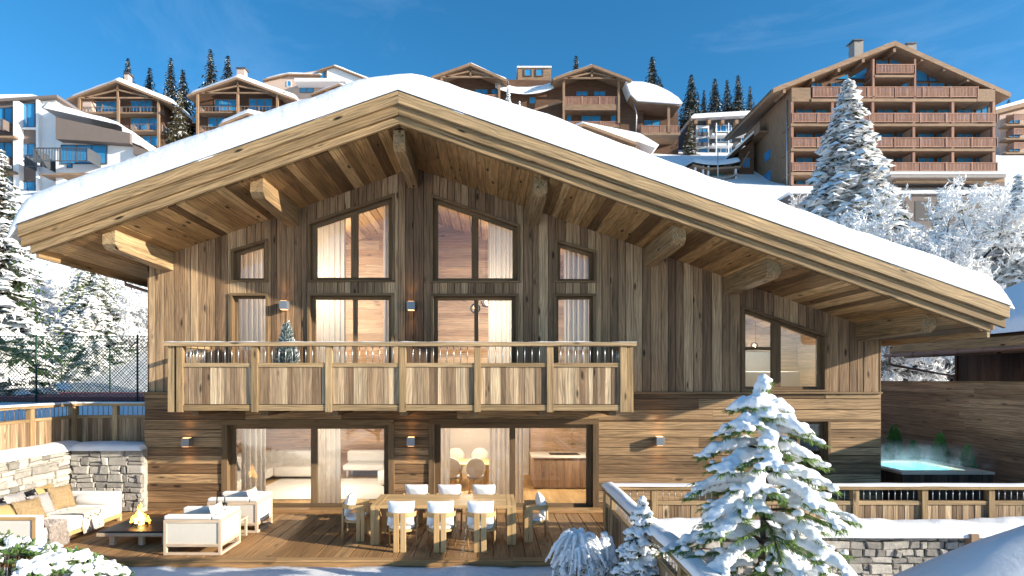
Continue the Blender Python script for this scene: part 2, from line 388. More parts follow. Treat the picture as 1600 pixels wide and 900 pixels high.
def T(x, y, z, rx=0, ry=0, rz=0):
    return Matrix.Translation((x, y, z)) @ Matrix.Rotation(math.radians(rz), 4, 'Z') @ Matrix.Rotation(math.radians(ry), 4, 'Y') @ Matrix.Rotation(math.radians(rx), 4, 'X')
# ------------------------------------------------------------------ the ground: one snow sheet climbing the hillside
KN = [(14, 1.5), (20, 1.9), (25, 2.1), (36, 2.15), (42, 4.4), (50, 9), (60, 20), (66, 25), (75, 29), (85, 35.5), (100, 43), (120, 51), (200, 60), (900, 70)]
def hb(y):
    if y <= KN[0][0]: return KN[0][1]
    for (a, p), (b, q) in zip(KN, KN[1:]):
        if y <= b: return p+(q-p)*(y-a)/(b-a)
    return KN[-1][1]
def terr(x, y):
    if y > 26.7: return hb(y)+0.25*noise.noise((x*.15, y*.15, 0))+(0.0 if y < 38 else 0.5*noise.noise((x*.05, y*.05, 3)))
    if x < -9.96:
        z = 1.42 if y < 14 else hb(y)
        return z+0.10*noise.noise((x*.3, y*.3, 1))
    if x > 15.1: return 0.4 if y < 20 else 0.4+(y-20)*.22
    if x > 2.45 and y < 10.75:
        z = -1.0+0.06*noise.noise((x*.6, y*.6, 2))
        m = (1.36+.385*(x-6.96)+0.05*noise.noise((x*.9, 3, 1)))
        m = min(m, 1.42-max(0, x-8.2)*.7)
        f = math.exp(-((y-7.3)/(0.75 if y > 7.3 else 2.2))**2)
        return max(z, -1.0+(m+1.0)*f) if x > 0.5 else z
    if y < 10.0:
        z = -0.10+0.035*noise.noise((x*1.3, y*1.3, 5))+0.02*noise.noise((x*4, y*4, 6))
        if y < 8.6: z -= min(1.3, (8.6-y)*.30)
        return z
    return -0.16
def lines(spec):
    out = []
    for a, b, st in spec:
        n = max(1, round((b-a)/st)); out += [a+(b-a)*i/n for i in range(n)]
    return out+[spec[-1][1]]
xs = sorted(set(lines([(-400, -100, 60), (-100, -20, 2.5), (-20, -10.4, .8), (-10.4, 8.6, .2), (8.6, 15, .4), (15, 30, 1.5), (30, 100, 2.5), (100, 400, 60)])+[-9.94, -9.98, 2.43, 2.47, 15.08, 15.12]))
ys = sorted(set(lines([(-60, 0, 10), (0, 5, 1), (5, 11, .2), (11, 14, .6), (14, 26.6, .9), (26.8, 40, 1), (40, 130, 2.5), (130, 300, 20), (300, 900, 100)])+[9.96, 10.04, 10.73, 10.77]))
mb = MB()
nx = len(xs)
mb.add([(x, y, terr(x, y)) for y in ys for x in xs], [(j*nx+i, j*nx+i+1, (j+1)*nx+i+1, (j+1)*nx+i) for j in range(len(ys)-1) for i in range(nx-1)])
g = mb.build('snowy_ground', 'snow_ground', smooth=True); tag(g, kind='structure')
mb = MB(); mb.box(-70, -9.99, 26.2, 36, 2.0, 2.33)
tag(mb.build('tennis_court', 'court_red'), kind='structure')

# ------------------------------------------------------------------ terrace deck
mb = MB(); x = -9.9
while x < 2.42:
    w = 0.285
    L = ru(1.6, 2.6); y = 10.16; tone = R.random()
    while y < 13.83:
        y2 = min(13.84, y+L); L = 3.0
        if 13.84-y2 < .4: y2 = 13.84
        mb.slab([(x, -y2), (x+w-.012, -y2), (x+w-.012, -y), (x, -y)], 0, .03, .004, .003, .006, 2, (min(1, max(0, tone*.6+.4*R.random())), 0, 0), None, Matrix(((1, 0, 0, 0), (0, 0, -1, 0), (0, -1, 0, 0), (0, 0, 0, 1))))
        y = y2+.004
    x += w
for xa in [-9.9+2.06*k for k in range(6)]:
    mb.box(xa, xa+2.054, 10.0, 10.155, -.035, .003, 0)
mb.box(-9.9, 2.44, 10.015, 10.05, -.3, -.036, 0)
dk = mb.build('terrace', 'deck_boards'); tag(dk, kind='structure')
mb = MB(); mb.box(-9.9, 2.44, 10.06, 13.85, -.12, -.034); tag(mb.build('terrace_underside', 'black_top'), kind='structure')

# ------------------------------------------------------------------ the chalet
FY = 13.85
RX = -1.8
def soff(x): return 8.22-.352*abs(x-RX)
ch = empty('chalet', (0.6, FY, 0), 'large timber chalet with thick snow on its wide gabled roof', 'chalet')
XL, XR = -8.2, 9.38
ZB = 2.84
def rect_open(x0, x1, y0, y1, y0r=None):
    a, zt = px(x0, y0, FY); b, zb = px(x1, y1, FY); zr = zt if y0r is None else px(0, y0r, FY)[1]
    return [a, b, zb, zt, zr]
UP_W = [rect_open(362, 418, 391, 440, 374), rect_open(482, 616, 348, 440, 303), rect_open(673, 812, 304, 441, 352), rect_open(867, 931, 374, 441, 393), rect_open(1159, 1291, 478, 613, 524)]
UP_W[4][2] = 2.86
UP_D = [rect_open(360, 419, 459, 620), rect_open(481, 615, 459, 620), rect_open(674, 809, 460, 620), rect_open(866, 930, 460, 620)]
for d in UP_D: d[2] = 2.72
LO = [rect_open(349, 616, 656, 797), rect_open(671, 934, 655, 797)]
for d in LO: d[2] = 0.0
LW = [rect_open(1243, 1294, 655, 740)]

GAP = .0055
def vboards(mb, mb2, xa, xb, zb, zt, opens, yf, yb, wmin, wmax, brk=()):
    x = xa; edges = sorted([e for o in opens for e in (o[0], o[1])]+list(brk))
    while x < xb-.001:
        w = ru(wmin, wmax)
        x1 = x+w
        if xb-x1 < wmin*.6: x1 = xb
        rnd = (R.random(), R.random(), R.random()); off = (ru(0, 60), ru(0, 60), ru(0, 60)); yj = yf+ru(0, .010)
        cuts = [x]+[e for e in edges if x+.004 < e < x1-.004]+[x1]
        for a, b in zip(cuts, cuts[1:]):
            ca = 1 if a == x else 0; cb = 1 if b == x1 else 0
            segs = []; cur = (zb, zb)
            for o in sorted([o for o in opens if o[0] <= a+.005 and o[1] >= b-.005], key=lambda o: o[2]):
                if o[2] > cur[0]+.01: segs.append((cur, (o[2], o[2])))
                tl = o[3]+(o[4]-o[3])*(a-o[0])/(o[1]-o[0]); tr = o[3]+(o[4]-o[3])*(b-o[0])/(o[1]-o[0])
                cur = (tl, tr)
            segs.append((cur, (zt(a), zt(b))))
            for (l0, r0), (l1, r1) in segs:
                if l1-l0 < .01 and r1-r0 < .01: continue
                mb.slab([(a+GAP*ca, l0), (b-GAP*cb, r0), (b-GAP*cb, r1), (a+GAP*ca, l1)], yj, yf+.045, .003, 0, .005, 2, rnd, off, None, (ca, cb, 0, 0))
                mb2.prism([(a, l0), (b, r0), (b, r1), (a, l1)], yf+.046, yb, 2)
        x = x1
mb = MB(); mb2 = MB()
vboards(mb, mb2, XL, XR, ZB, lambda x: soff(x)+.05, UP_W+UP_D, FY, FY+.2, .13, .25, (RX,))
uw = mb.build('upper_wall', 'old_boards', ch)

def hboards(mb, mb2, xa, xb, za, zb, opens, yf, yb, hmin, hmax):
    z = za; edges = sorted(e for o in opens for e in (o[2], o[3]))
    while z < zb-.001:
        z1 = z+ru(hmin, hmax)
        for e in edges:
            if z+.02 < e < z1+.03: z1 = e; break
        if zb-z1 < hmin*.6: z1 = zb
        spans = [(xa, xb)]
        for o in opens:
            if o[2] <= z+.005 and o[3] >= z1-.005:
                spans = [q for (p, r) in spans for q in ([(p, min(r, o[0])), (max(p, o[1]), r)] if o[0] < r and o[1] > p else [(p, r)]) if q[1]-q[0] > .02]
        for p, r in spans:
            x = p
            while x < r-.001:
                x1 = x+ru(2.2, 5.0)
                if r-x1 < 1.2: x1 = r
                mb.slab([(x+.002, z+GAP), (x1-.002, z+GAP), (x1-.002, z1-GAP), (x+.002, z1-GAP)], yf+ru(0, .026), yf+.055, .003, .004, .006, 0); mb2.prism([(x, z), (x1, z), (x1, z1), (x, z1)], yf+.056, yb, 0)
                x = x1
        z = z1
mb = MB()
XL2 = -8.27
hboards(mb, mb2, XL2, XR, 0.0, ZB-.05, LO+LW, FY-.06, FY+.2, .15, .29)
lw = mb.build('lower_wall', 'low_boards', ch); mb2.build('wall_backing', 'dark_boards', ch)
mb = MB(); mb.box(XL2-.03, XR+.01, FY-.10, FY+.14, ZB-.05, ZB-.002, 0); mb.build('string_course', 'frame_wood', ch, .006)
mb = MB()   # corner boards and the side and rear walls
mb.box(XL-.02, XL-.001, FY-.005, 26, ZB, 5.95, 2); mb.box(XR+.001, XR+.03, FY-.0, 26, 0, 4.25, 2); mb.box(XL2-.0, XL-.02, FY+.2, 26, 0, ZB-.05, 1)
mb.prism([(XL, 0), (XR, 0), (XR, 4.2), (RX, 8.1), (XL, 5.9)], 25.8, 26)
mb.build('outer_wall', 'old_boards', ch)

# ---- windows and sliding doors: casing, sash frames, panes
def opening(o, parent, name, panes, casing=.055, sash=.10, mull=.10, yo=FY, bars=(), bottom=True):
    """panes: list of (x0,x1) px for the glass; None -> one pane"""
    xl, xr, zb, tl, tr = o
    top = lambda x: tl+(tr-tl)*(x-xl)/(xr-xl)
    mb = MB()
    def strip(a, b, z0, z1, y0, y1, g): mb.prism([(a, z0[0]), (b, z0[1]), (b, z1[1]), (a, z1[0])], y0, y1, g)
    c = casing
    # casing lines the reveal and stands a little proud of the boards
    strip(xl-.012, xl+c, (zb, zb), (top(xl)-c*.9, top(xl+c)-c*.9), yo-.035, yo+.24, 2)
    strip(xr-c, xr+.012, (zb, zb), (top(xr-c)-c*.9, top(xr)-c*.9), yo-.035, yo+.24, 2)
    strip(xl-.012, xr+.012, (top(xl)-c*.9, top(xr)-c*.9), (top(xl)+.012, top(xr)+.012), yo-.04, yo+.24, 0)
    if bottom: strip(xl-.02, xr+.02, (zb-.012, zb-.012), (zb+.03, zb+.03), yo-.05, yo+.24, 0)
    cas = mb.build('casing', 'frame_wood', None, .004)
    fr = MB()
    a, b = xl+c+.002, xr-c-.002; z0 = zb+(.032 if bottom else .05)
    tt = lambda x: top(x)-c*.9-.003
    def fs(x0, x1, zz0, zz1, g, y0=yo+.13, y1=yo+.20): fr.prism([(x0, zz0[0]), (x1, zz0[1]), (x1, zz1[1]), (x0, zz1[0])], y0, y1, g)
    sv = sash*.8
    fs(a, a+sash, (z0, z0), (tt(a), tt(a+sash)), 2); fs(b-sash, b, (z0, z0), (tt(b-sash), tt(b)), 2)
    fs(a+sash, b-sash, (tt(a+sash)-sv, tt(b-sash)-sv), (tt(a+sash), tt(b-sash)), 0)
    fs(a+sash, b-sash, (z0, z0), (z0+sv, z0+sv), 0)
    edges = [a+sash]
    for m in panes:
        fs(m-mull/2, m+mull/2, (z0+sv, z0+sv), (tt(m-mull/2)-sv-.001, tt(m+mull/2)-sv-.001), 2, yo+.12, yo+.21)
        edges += [m-mull/2, m+mull/2]
    edges.append(b-sash)
    for (i, z) in bars: fs(edges[2*i], edges[2*i+1], (z-.04, z-.04), (z+.04, z+.04), 0)
    f = fr.build(name, 'frame_wood', parent, .004)
    cas.parent = f; PARENT[cas.name] = f; KIDS.setdefault(f.name, []).append(cas)
    cas.data.transform(Matrix.Translation(-Vector(parent.location)))
    for i in range(0, len(edges), 2):
        p = MB(); x0, x1 = edges[i]+.002, edges[i+1]-.002
        p.prism([(x0, z0+sv), (x1, z0+sv), (x1, tt(x1)-sv), (x0, tt(x0)-sv)], yo+.16, yo+.172)
        p.build('pane', 'glass', f)
    return f
gx = lambda p: (p-PX)*FY/F
opening(UP_W[0], ch, 'window', [], sash=.09); opening(UP_W[1], ch, 'window', [gx(552)], sash=.11, mull=.17)
opening(UP_W[2], ch, 'window', [gx(742)], sash=.11, mull=.17); opening(UP_W[3], ch, 'window', [], sash=.09)
opening(UP_W[4], ch, 'window', [gx(1217)], sash=.09, mull=.22, bars=[(0, px(0, 544, FY)[1])])
opening(UP_D[0], ch, 'balcony_door', [], sash=.06); opening(UP_D[1], ch, 'balcony_door', [gx(553)], sash=.09, mull=.10)
opening(UP_D[2], ch, 'balcony_door', [gx(744)], sash=.09, mull=.10); opening(UP_D[3], ch, 'balcony_door', [], sash=.06)
opening(LO[0], ch, 'sliding_door', [gx(489)], casing=.13, sash=.13, mull=.15, yo=FY-.05); opening(LO[1], ch, 'sliding_door', [gx(801)], casing=.13, sash=.13, mull=.14, yo=FY-.05)
opening(LW[0], ch, 'window', [], sash=.09, yo=FY-.06)
mb = MB()
for o in LO: mb.box(o[0]-.05, o[1]+.05, FY-.34, FY-.07, .0, .075, 0); mb.box(o[0], o[1], FY-.02, FY+.4, .0, .03, 0)
mb.build('door_step', 'deck_boards', ch, .006)

# ---- roof
YF, YBK = 11.35, 26.4
EL, ER = -9.27, 10.21
TH = .59
top = lambda x: soff(x)+TH
mb = MB()
mb.prism([(EL+.14, soff(EL+.14)+.04), (RX, soff(RX)+.04), (RX, top(RX)-.04), (EL+.04, top(EL+.04)-.04)], YF+.22, YBK, 1)
mb.prism([(RX, soff(RX)+.04), (ER-.14, soff(ER-.14)+.04), (ER-.04, top(ER-.04)-.04), (RX, top(RX)-.04)], YF+.22, YBK, 1)
roof = mb.build('roof', 'dark_boards', ch)
def fascia(z0, z1, y0, y1, inl, inr):
    m = MB()
    for (a, b) in ((EL+inl, RX), (RX, ER-inr)):
        m.prism([(a, top(a)+z0), (b, top(b)+z0), (b, top(b)+z1), (a, top(a)+z1)], y0, y1, 0, shear=.352 if a < RX else -.352)
    return m.build('fascia', 'fascia_boards', roof, .008)
fascia(-.245, .0, YF-.05, YF+.03, 0, 0)
fascia(-.44, -.247, YF+.005, YF+.085, .02, .03); fascia(-.60, -.442, YF+.065, YF+.14, .16, .28)
# eave boards along both low edges, and a thin metal drip edge at the front
for x0, s in ((EL, 1), (ER, -1)):
    for (a, b, i) in ((-.245, .0, .0), (-.44, -.247, .05), (-.60, -.442, .16)):
        mb = MB(); xa = x0+s*i; xb = xa+s*.06
        mb.prism([(min(xa, xb), top(x0)+a), (max(xa, xb), top(x0)+a), (max(xa, xb), top(x0)+b-.004), (min(xa, xb), top(x0)+b-.004)], YF+.22, YBK, 1); mb.build('eave_board', 'fascia_boards', roof, .006)
mb = MB()
for (a, b) in ((EL-.02, RX), (RX, ER+.02)):
    mb.prism([(a, top(a)+.002), (b, top(b)+.002), (b, top(b)+.014), (a, top(a)+.014)], YF-.06, YF+.2, 0)
mb.build('drip_edge', 'anthracite', roof)
mb = MB()     # soffit planks run from the front edge back into the wall
for side in (-1, 1):
    x = RX; end = EL+.17 if side < 0 else ER-.30
    while (end-x)*side > .01:
        w = ru(.13, .30); x1 = x+side*w
        if (end-x1)*side < .1: x1 = end
        a, b = (x1, x) if side < 0 else (x, x1)
        beyond = (side < 0 and a < XL+.1) or (side > 0 and b > XR-.1)
        yb = 24.0 if beyond else FY+.22
        za, zb_ = soff(a), soff(b); j = ru(0, .012)
        ys2 = [YF+.215]
        ys2.append(yb)
        for y0, y1 in zip(ys2, ys2[1:]):
            v = [(a, y0, za+.045), (b, y0, zb_+.045), (b, y0, zb_+.012+j), (b-.006, y0, zb_+j), (a+.006, y0, za+j), (a, y0, za+.012+j)]
            v += [(p[0], y1, p[2]) for p in v]
            f = [(0, 1, 2, 3, 4, 5), (11, 10, 9, 8, 7, 6)]+[(i, 6+i, 6+(i+1) % 6, (i+1) % 6) for i in range(6)]
            mb.add(v, f, None, 1)
        x = x1
mb.build('soffit', 'soffit_boards', roof)
for cx, y0 in ((-1.83, 11.62), (-4.74, 11.72), (-7.75, 11.72), (1.04, 11.72), (3.86, 11.72), (5.79, 11.72), (8.95, 11.72)):
    mb = MB(); z1 = soff(abs(cx-RX)+RX-.14)+.02; w = .14
    if abs(cx-RX) < .1: z1 = 8.18; w = .12
    h = .40
    # the front end is cut back at a slant under the nose
    side = [(y0, z1), (y0, z1-.30), (y0+.07, z1-.36), (y0+.13, z1-h), (FY+.02, z1-h-.04), (FY+.02, z1)]
    v = [(cx-w, y, z) for y, z in side]+[(cx+w, y, z) for y, z in side]
    f = [(0, 1, 2, 3, 4, 5), (11, 10, 9, 8, 7, 6)]+[(i, 6+i, 6+(i+1) % 6, (i+1) % 6) for i in range(6)]
    mb.add(v, f, None, 1)
    mb.build('purlin', 'fascia_boards', roof, .01)
for (x, z, y0, y1) in ((EL-.07, top(EL)-.20, 11.75, 26), (ER+.07, top(ER)-.46, 14.3, 26)):
    m = MB(); n = 9
    m.tube([(x, y0, z), (x, y1, z)], .065, 10); m.build('gutter', 'copper_brown', roof, 0, True)
m = MB(); m.tube([(EL-.05, 14.7, top(EL)-.25), (EL-.02, 14.7, top(EL)-.62), (XL-.06, 15.6, top(EL)-.98), (XL-.06, 15.6, 0)], .045, 8); m.build('downpipe', 'copper_brown', roof, 0, True)
# thick snow on the roof
def roof_snow():
    m = MB()
    x0, x1, y0, y1 = EL-.22, ER+.12, YF-.035, YBK
    R0 = .42
    def ax(a, b, n, e):
        t = [e*(1-math.cos(math.pi/2*i/7)) for i in range(8)]
        mid = [a+e+(b-a-2*e)*i/n for i in range(1, n)]
        return [a+q for q in t]+mid+[b-q for q in reversed(t)]
    X = ax(x0, x1, 76, R0); Y = ax(y0, y1, 26, R0)
    def h(x, y):
        dx = min(x-x0, x1-x, R0); dy = min(y-y0, y1-y, R0)
        e = math.sqrt(max(0, 1-(1-dx/R0)**2))*math.sqrt(max(0, 1-(1-dy/R0)**2))
        t = .60-.09*max(0, min(1, (x-1)/5))+.09*noise.noise((x*.35, y*.35, 4))+.06*noise.noise((x*1.2, y*.9, 9))+.025*noise.noise((x*3.3, y*3.3, 2))
        rid = 8.81-.352*(math.sqrt((x-RX)**2+.60**2)-.36)
        droop = .03*max(0, 1-(y-y0)/.18)+.14*max(0, 1-(x-x0)/.25)
        return top(x)+.010+(rid-top(x))*e+t*e-droop*(1-e)
    nx = len(X)
    m.add([(x+.05*noise.noise((x*1.1, 0, y))*0, y+(.026*noise.noise((x*.8, 1, 3))+.020*noise.noise((x*2.6, 1, 8))), h(x, y)) for y in Y for x in X], [(j*nx+i, j*nx+i+1, (j+1)*nx+i+1, (j+1)*nx+i) for j in range(len(Y)-1) for i in range(nx-1)])
    # underside
    b = len(m.v)
    lo = [(x, y, min(h(x, y)-.0, top(x)+.031)) for y in (Y[0], Y[-1]) for x in X]
    lo = [(x, y+(.026*noise.noise((x*.8, 1, 3))+.020*noise.noise((x*2.6, 1, 8))), z) for x, y, z in lo]
    m.add(lo, [(i+1, i, nx+i, nx+i+1) for i in range(nx-1)])
    return m.build('roof_snow', 'snow', roof, 0, True)
roof_snow()

# ---- balcony
BY = 12.25
bx0, bx1 = px(263, 0, BY)[0], px(990, 0, BY)[0]
mb = MB(); mb.box(bx0+.03, bx1-.03, BY+.10, FY-.04, 2.50, 2.68, 0)
for k in range(7): mb.box(bx0+.4+k*1.5, bx0+.56+k*1.5, BY+.16, FY-.02, 2.36, 2.50, 1)
bal = mb.build('balcony', 'frame_wood', ch)
ZR = px(0, 541, BY)[1]; ZM = px(0, 570, BY)[1]; ZBt = px(0, 644, BY)[1]
posts = [px(p, 0, BY)[0] for p in (281, 398, 513.5, 629, 746, 859.5, 974)]
for p in posts+[px(267, 0, BY)[0], px(984.5, 0, BY)[0]]:
    edge = p < posts[0]-.1 or p > posts[-1]+.05
    m = MB(); m.box(p-.07, p+.07, BY-.02+(.0 if not edge else .02), BY+.12, ZBt, ZR, 2); m.build('post', 'rail_wood', bal, .006)
m = MB(); m.box(bx0-.08, bx1+.05, BY-.06, BY+.16, ZR, ZR+.085, 0)
for xs_ in (bx0, bx1-.12): m.box(xs_, xs_+.12, BY+.162, FY-.03, ZR, ZR+.083, 1)
m.build('handrail', 'rail_wood', bal, .008)
m = MB(); n = 120
def hs_(a, b):
    x = bx0-.09+(bx1-bx0+.15)*a; y = BY-.065+.235*b
    e = math.sqrt(max(0, 1-(2*b-1)**2))
    return (x, y, ZR+.084+e*max(.004, .018+.02*noise.noise((x*1.7, y*2, 3))+.01*noise.noise((x*7, y*5, 3))))
m.grid(hs_, n, 6); m.build('rail_snow', 'snow_tree', bal, 0, True)
proto = None
def panel_run(p0, p1, axis, c, side=False):
    """one bay of the balustrade between two posts"""
    m = MB(); z0, z1 = ZBt+.17, ZM-.05
    M = None if axis == 0 else Matrix(((0, -1, 0, 0), (1, 0, 0, 0), (0, 0, 1, 0), (0, 0, 0, 1)))
    x = p0
    while x < p1-.001:
        x1 = x+ru(.075, .135)
        if p1-x1 < .06: x1 = p1
        yy = c+.02+ru(0, .008)
        if axis == 0: m.slab([(x, z0), (x1, z0), (x1, z1), (x, z1)], yy, c+.06, .005, 0, .008, 2)
        else: m.box(c+.02, c+.05+ru(0, .006), x+.002, x1-.002, z0, z1, 2)
        x = x1
    pn = m.build('panel', 'panel_boards', bal)
    for za, zb_ in ((ZM-.05, ZM+.04), (ZBt+.03, ZBt+.155)):
        m = MB()
        if axis == 0: m.box(p0, p1, c+.0, c+.075, za, zb_, 0)
        else: m.box(c, c+.075, p0, p1, za, zb_, 1)
        m.build('rail', 'rail_wood', pn, .005)
    k = max(2, round((p1-p0)/.15)); out = []
    for i in range(1, k):
        q = p0+(p1-p0)*i/k; m = MB()
        if axis == 0: m.tube([(q, c+.04, ZM+.04), (q, c+.04, ZR)], .008, 6)
        else: m.tube([(c+.04, q, ZM+.04), (c+.04, q, ZR)], .008, 6)
        m.build('baluster', 'steel', pn, 0, True)
for a, b in zip(posts, posts[1:]): panel_run(a+.07, b-.07, 0, BY)
panel_run(BY+.2, FY-.1, 1, bx0+.02); panel_run(BY+.2, FY-.1, 1, bx1-.10)

# ---- rooms behind the glass
mb = MB()
def hwall(mb, x0, x1, y, z0, z1, t=.05):
    z = z0
    while z < z1-.001:
        z2 = min(z1, z+ru(.16, .26)); x = x0
        while x < x1-.001:
            x2 = min(x1, x+ru(1.5, 3.5)); mb.slab([(x, z), (x2, z), (x2, z2), (x, z2)], y, y+t, .002, .003, .006, 0); x = x2
        z = z2
hwall(mb, -7.95, -1.6, 19.0, 0, 2.5); hwall(mb, 1.3, 4.6, 18.6, 0, 2.5)
for (xx, z0, z1) in ((-7.95, 0, 2.5), (4.6, 0, 2.5)): mb.box(xx-.05, xx, FY+.25, 19, z0, z1, 1)
mb.build('room_wall', 'warm_room', ch); mb = MB()
hwall(mb, -8.0, -2.9, 17.6, 2.72, 8.1); hwall(mb, -1.95, 4.6, 18.4, 2.72, 8.1); hwall(mb, 5.0, 9.2, 17.2, 2.72, 6)
mb.box(-2.95, -2.75, 16.3, 17.6, 2.72, 8.0, 2); mb.box(-2.0, -1.95, 14.1, 18.4, 2.72, 8.0, 1)
for xx in (-8.05, 4.6, 9.2): mb.box(xx, xx+.05, FY+.22, 18.4, 2.72, soff(xx)-.05, 1)
mb.build('room_wall', 'room_boards', ch)
mb = MB(); mb.box(-1.75, -1.6, 14.6, 19.0, 0, 2.5); mb.box(-1.6, 1.3, 18.9, 18.95, 0, 2.5); mb.box(-8, 9.3, FY+.24, 19.2, 2.5, 2.66)
mb.build('plaster_wall', 'plaster', ch)
mb = MB(); x = -8
while x < 9.3:
    mb.box(x, x+.18, FY+.05, 19.1, -.05, .012+ru(0, .003), 1); mb.box(x, x+.18, FY+.20, 18.4, 2.661, 2.70+ru(0, .002), 1); x += .183
mb.build('room_floor', 'teak', ch)
mb = MB()     # sloping boarded ceiling under the roof
for (a, b) in ((XL, RX), (RX, XR)):
    n = 36
    for i in range(n):
        x0 = a+(b-a)*i/n; x1 = a+(b-a)*(i+.93)/n
        mb.prism([(x0, soff(x0)-.06), (x1, soff(x1)-.06), (x1, soff(x1)+.0), (x0, soff(x0)+.0)], FY+.24, 18.4, 1)
mb.build('room_ceiling', 'room_boards', ch)
# ------------------------------------------------------------------ stone walls with snow caps
def stones(L, z0, z1, seed, M, back=.35):
    rr = random.Random(seed); mb = MB()
    z = z0
    while z < z1-.001:
        h = rr.uniform(.09, .22)
        if z1-(z+h) < .09: h = z1-z
        x = -rr.uniform(0, .2)
        while x < L:
            l = rr.uniform(.12, .28) if rr.random() < .5 else rr.uniform(.25, .52)
            x1 = min(L, x+l)
            if L-x1 < .12: x1 = L
            x0 = max(0, x)
            parts = [(z, z+h)]
            if h > .18 and rr.random() < .45:
                q = z+h*rr.uniform(.35, .65); parts = [(z, q), (q, z+h)]
            for a, b in parts:
                j = lambda s=.020: rr.uniform(-s, s)
                g_ = .007
                q = [(x0+g_+j(), a+g_+j()), (x1-g_+j(), a+g_+j(.02)), (x1-g_+j(), b-g_+j(.02)), (x0+g_+j(), b-g_+j())]
                mb.slab(q, -rr.uniform(.0, .045), .12, .018, .016, .022, 0, (rr.random(), rr.random(), rr.random()), None, M)
            x = x1
        z += h
    return mb
def snowcap(name, L, w0, w1, th, M, parent, seed=0, nx=90, edge=.16, base=0.0):
    m = MB()
    def fn(a, b):
        x = L*a; t = math.pi*(b*1.0)
        y = (w0+w1)/2-(w1-w0)/2*math.cos(t)
        e = math.sin(t)**.6 if 0 < t < math.pi else 0
        en = min(1, min(a, 1-a)*L/edge); e *= math.sqrt(max(0, 1-(1-en)**2))
        k = th*(1+.30*noise.noise((x*.8+seed, b*2, seed))+.10*noise.noise((x*3.1, b*3, seed+4)))
        wob = .03*noise.noise((x*.9, b, seed+9))+.008*noise.noise((x*5, b, seed+2))
        return tuple(M @ Vector((x, y+wob, base+k*e)))
    m.grid(fn, nx, 12)
    return m.build(name, 'snow_tree', parent, 0, True)
MI = Matrix.Identity(4)
def MX(x0): return Matrix(((0, -1, 0, x0), (1, 0, 0, 0), (0, 0, 1, 0), (0, 0, 0, 1)))     # local x -> world y, front faces +x
w = empty('stone_wall', (-9.9, 13.6, 0), 'grey stone retaining wall behind the cream outdoor sofa, capped with snow', 'stone wall')
LA = 1.70
s1 = stones(LA, 0, 1.50, 3, T(-9.9, 13.62, 0)); s1.box(-9.88, -8.2, 13.66, 14.2, 0, 1.48)
s1.build('masonry', 'stone', w, 0)
s2 = stones(6.6, -.1, 1.50, 5, MX(-9.92) @ Matrix.Translation((7.0, 0, 0))); s2.box(-10.5, -9.96, 7, 13.9, -.1, 1.48)
s2.build('masonry', 'stone', w, 0)
snowcap('snow_cap', 1.75, -.10, .75, .17, T(-9.95, 13.62, 1.46), w, 2, 40)
snowcap('snow_cap', 7.2, -.10, .62, .19, MX(-9.92) @ Matrix.Translation((6.9, 0, 1.46)), w, 7, 90)
w = empty('stone_wall', (7.7, 10.75, -1), 'pale stone retaining wall with deep snow on top below the terrace fence on the right', 'stone wall')
s3 = stones(10.6, -1.1, .26, 9, T(2.5, 10.72, 0)); s3.box(2.5, 13.1, 10.78, 11.0, -1.1, .24)
s3.build('masonry', 'stone', w)
snowcap('snow_cap', 10.7, -.16, .42, .27, T(2.45, 10.76, .22), w, 13, 140)
p_ = MB(); p_.box(8.82, 8.98, 10.55, 10.70, -.1, .30, 2)
tag(p_.build('timber_post', 'far_trim', None, .01), 'short reddish timber post against the snow capped stone wall', 'post')

# ------------------------------------------------------------------ wooden fences with metal balusters
def fence(loc, rz, bays, H, zb, label, group, snow_t=.03, end_posts=True, bal_mat='steel'):
    root = empty('fence', (0, 0, 0), label, 'fence', group)
    xs_ = [0]
    for b in bays: xs_.append(xs_[-1]+b)
    zm = H-.33
    for x in xs_:
        m = MB(); m.box(x-.06, x+.06, -.02, .10, zb-.15, H-.07, 2); m.build('post', 'rail_wood', root, .006)
    m = MB(); m.box(-.10, xs_[-1]+.10, -.07, .15, H-.07, H, 0); m.build('handrail', 'rail_wood', root, .008)
    snowcap('rail_snow', xs_[-1]+.2, -.075, .155, snow_t, T(-.10, 0, H-.003), root, R.uniform(0, 50), max(20, int(xs_[-1]*14)), .05)
    for a, b in zip(xs_, xs_[1:]):
        m = MB(); x = a+.06
        while x < b-.061:
            x1 = x+ru(.085, .14)
            if b-.06-x1 < .06: x1 = b-.06
            m.slab([(x, zb), (x1, zb), (x1, zm-.045), (x, zm-.045)], .025+ru(0, .008), .06, .005, 0, .008, 2); x = x1
        pn = m.build('panel', 'panel_boards', root)
        m = MB(); m.box(a+.06, b-.06, 0, .08, zm-.045, zm+.03, 0); m.build('rail', 'rail_wood', pn, .005)
        k = max(2, round((b-a-.12)/.125))
        for i in range(1, k):
            q = a+.06+(b-a-.12)*i/k; m = MB(); m.tube([(q, .04, zm+.03), (q, .04, H-.07)], .008, 6); m.build('baluster', bal_mat, pn, 0, True)
    root.location = loc; root.rotation_euler = (0, 0, math.radians(rz))
    return root
fence((2.29, 11.22, 0), 0, [.92, 1.31, 1.31, 1.30, 1.34, 1.30, 1.33, 1.3, 1.3], 1.07, .0, 'long wooden fence with metal balusters running right above the pale stone wall', 'wooden fences with metal balusters', .035)
fence((2.25, 11.14, 0), -90, [.55, 1.9, 1.9, 1.2], 1.06, -.3, 'wooden fence sloping toward the viewer beside the small snowy fir', 'wooden fences with metal balusters', .11)
fence((-10.32, 14.3, 1.45), 0, [1.02, 1.08], 1.10, .05, 'short wooden fence between the chalet corner and the tennis court', 'wooden fences with metal balusters', .03, True, 'frame_wood')
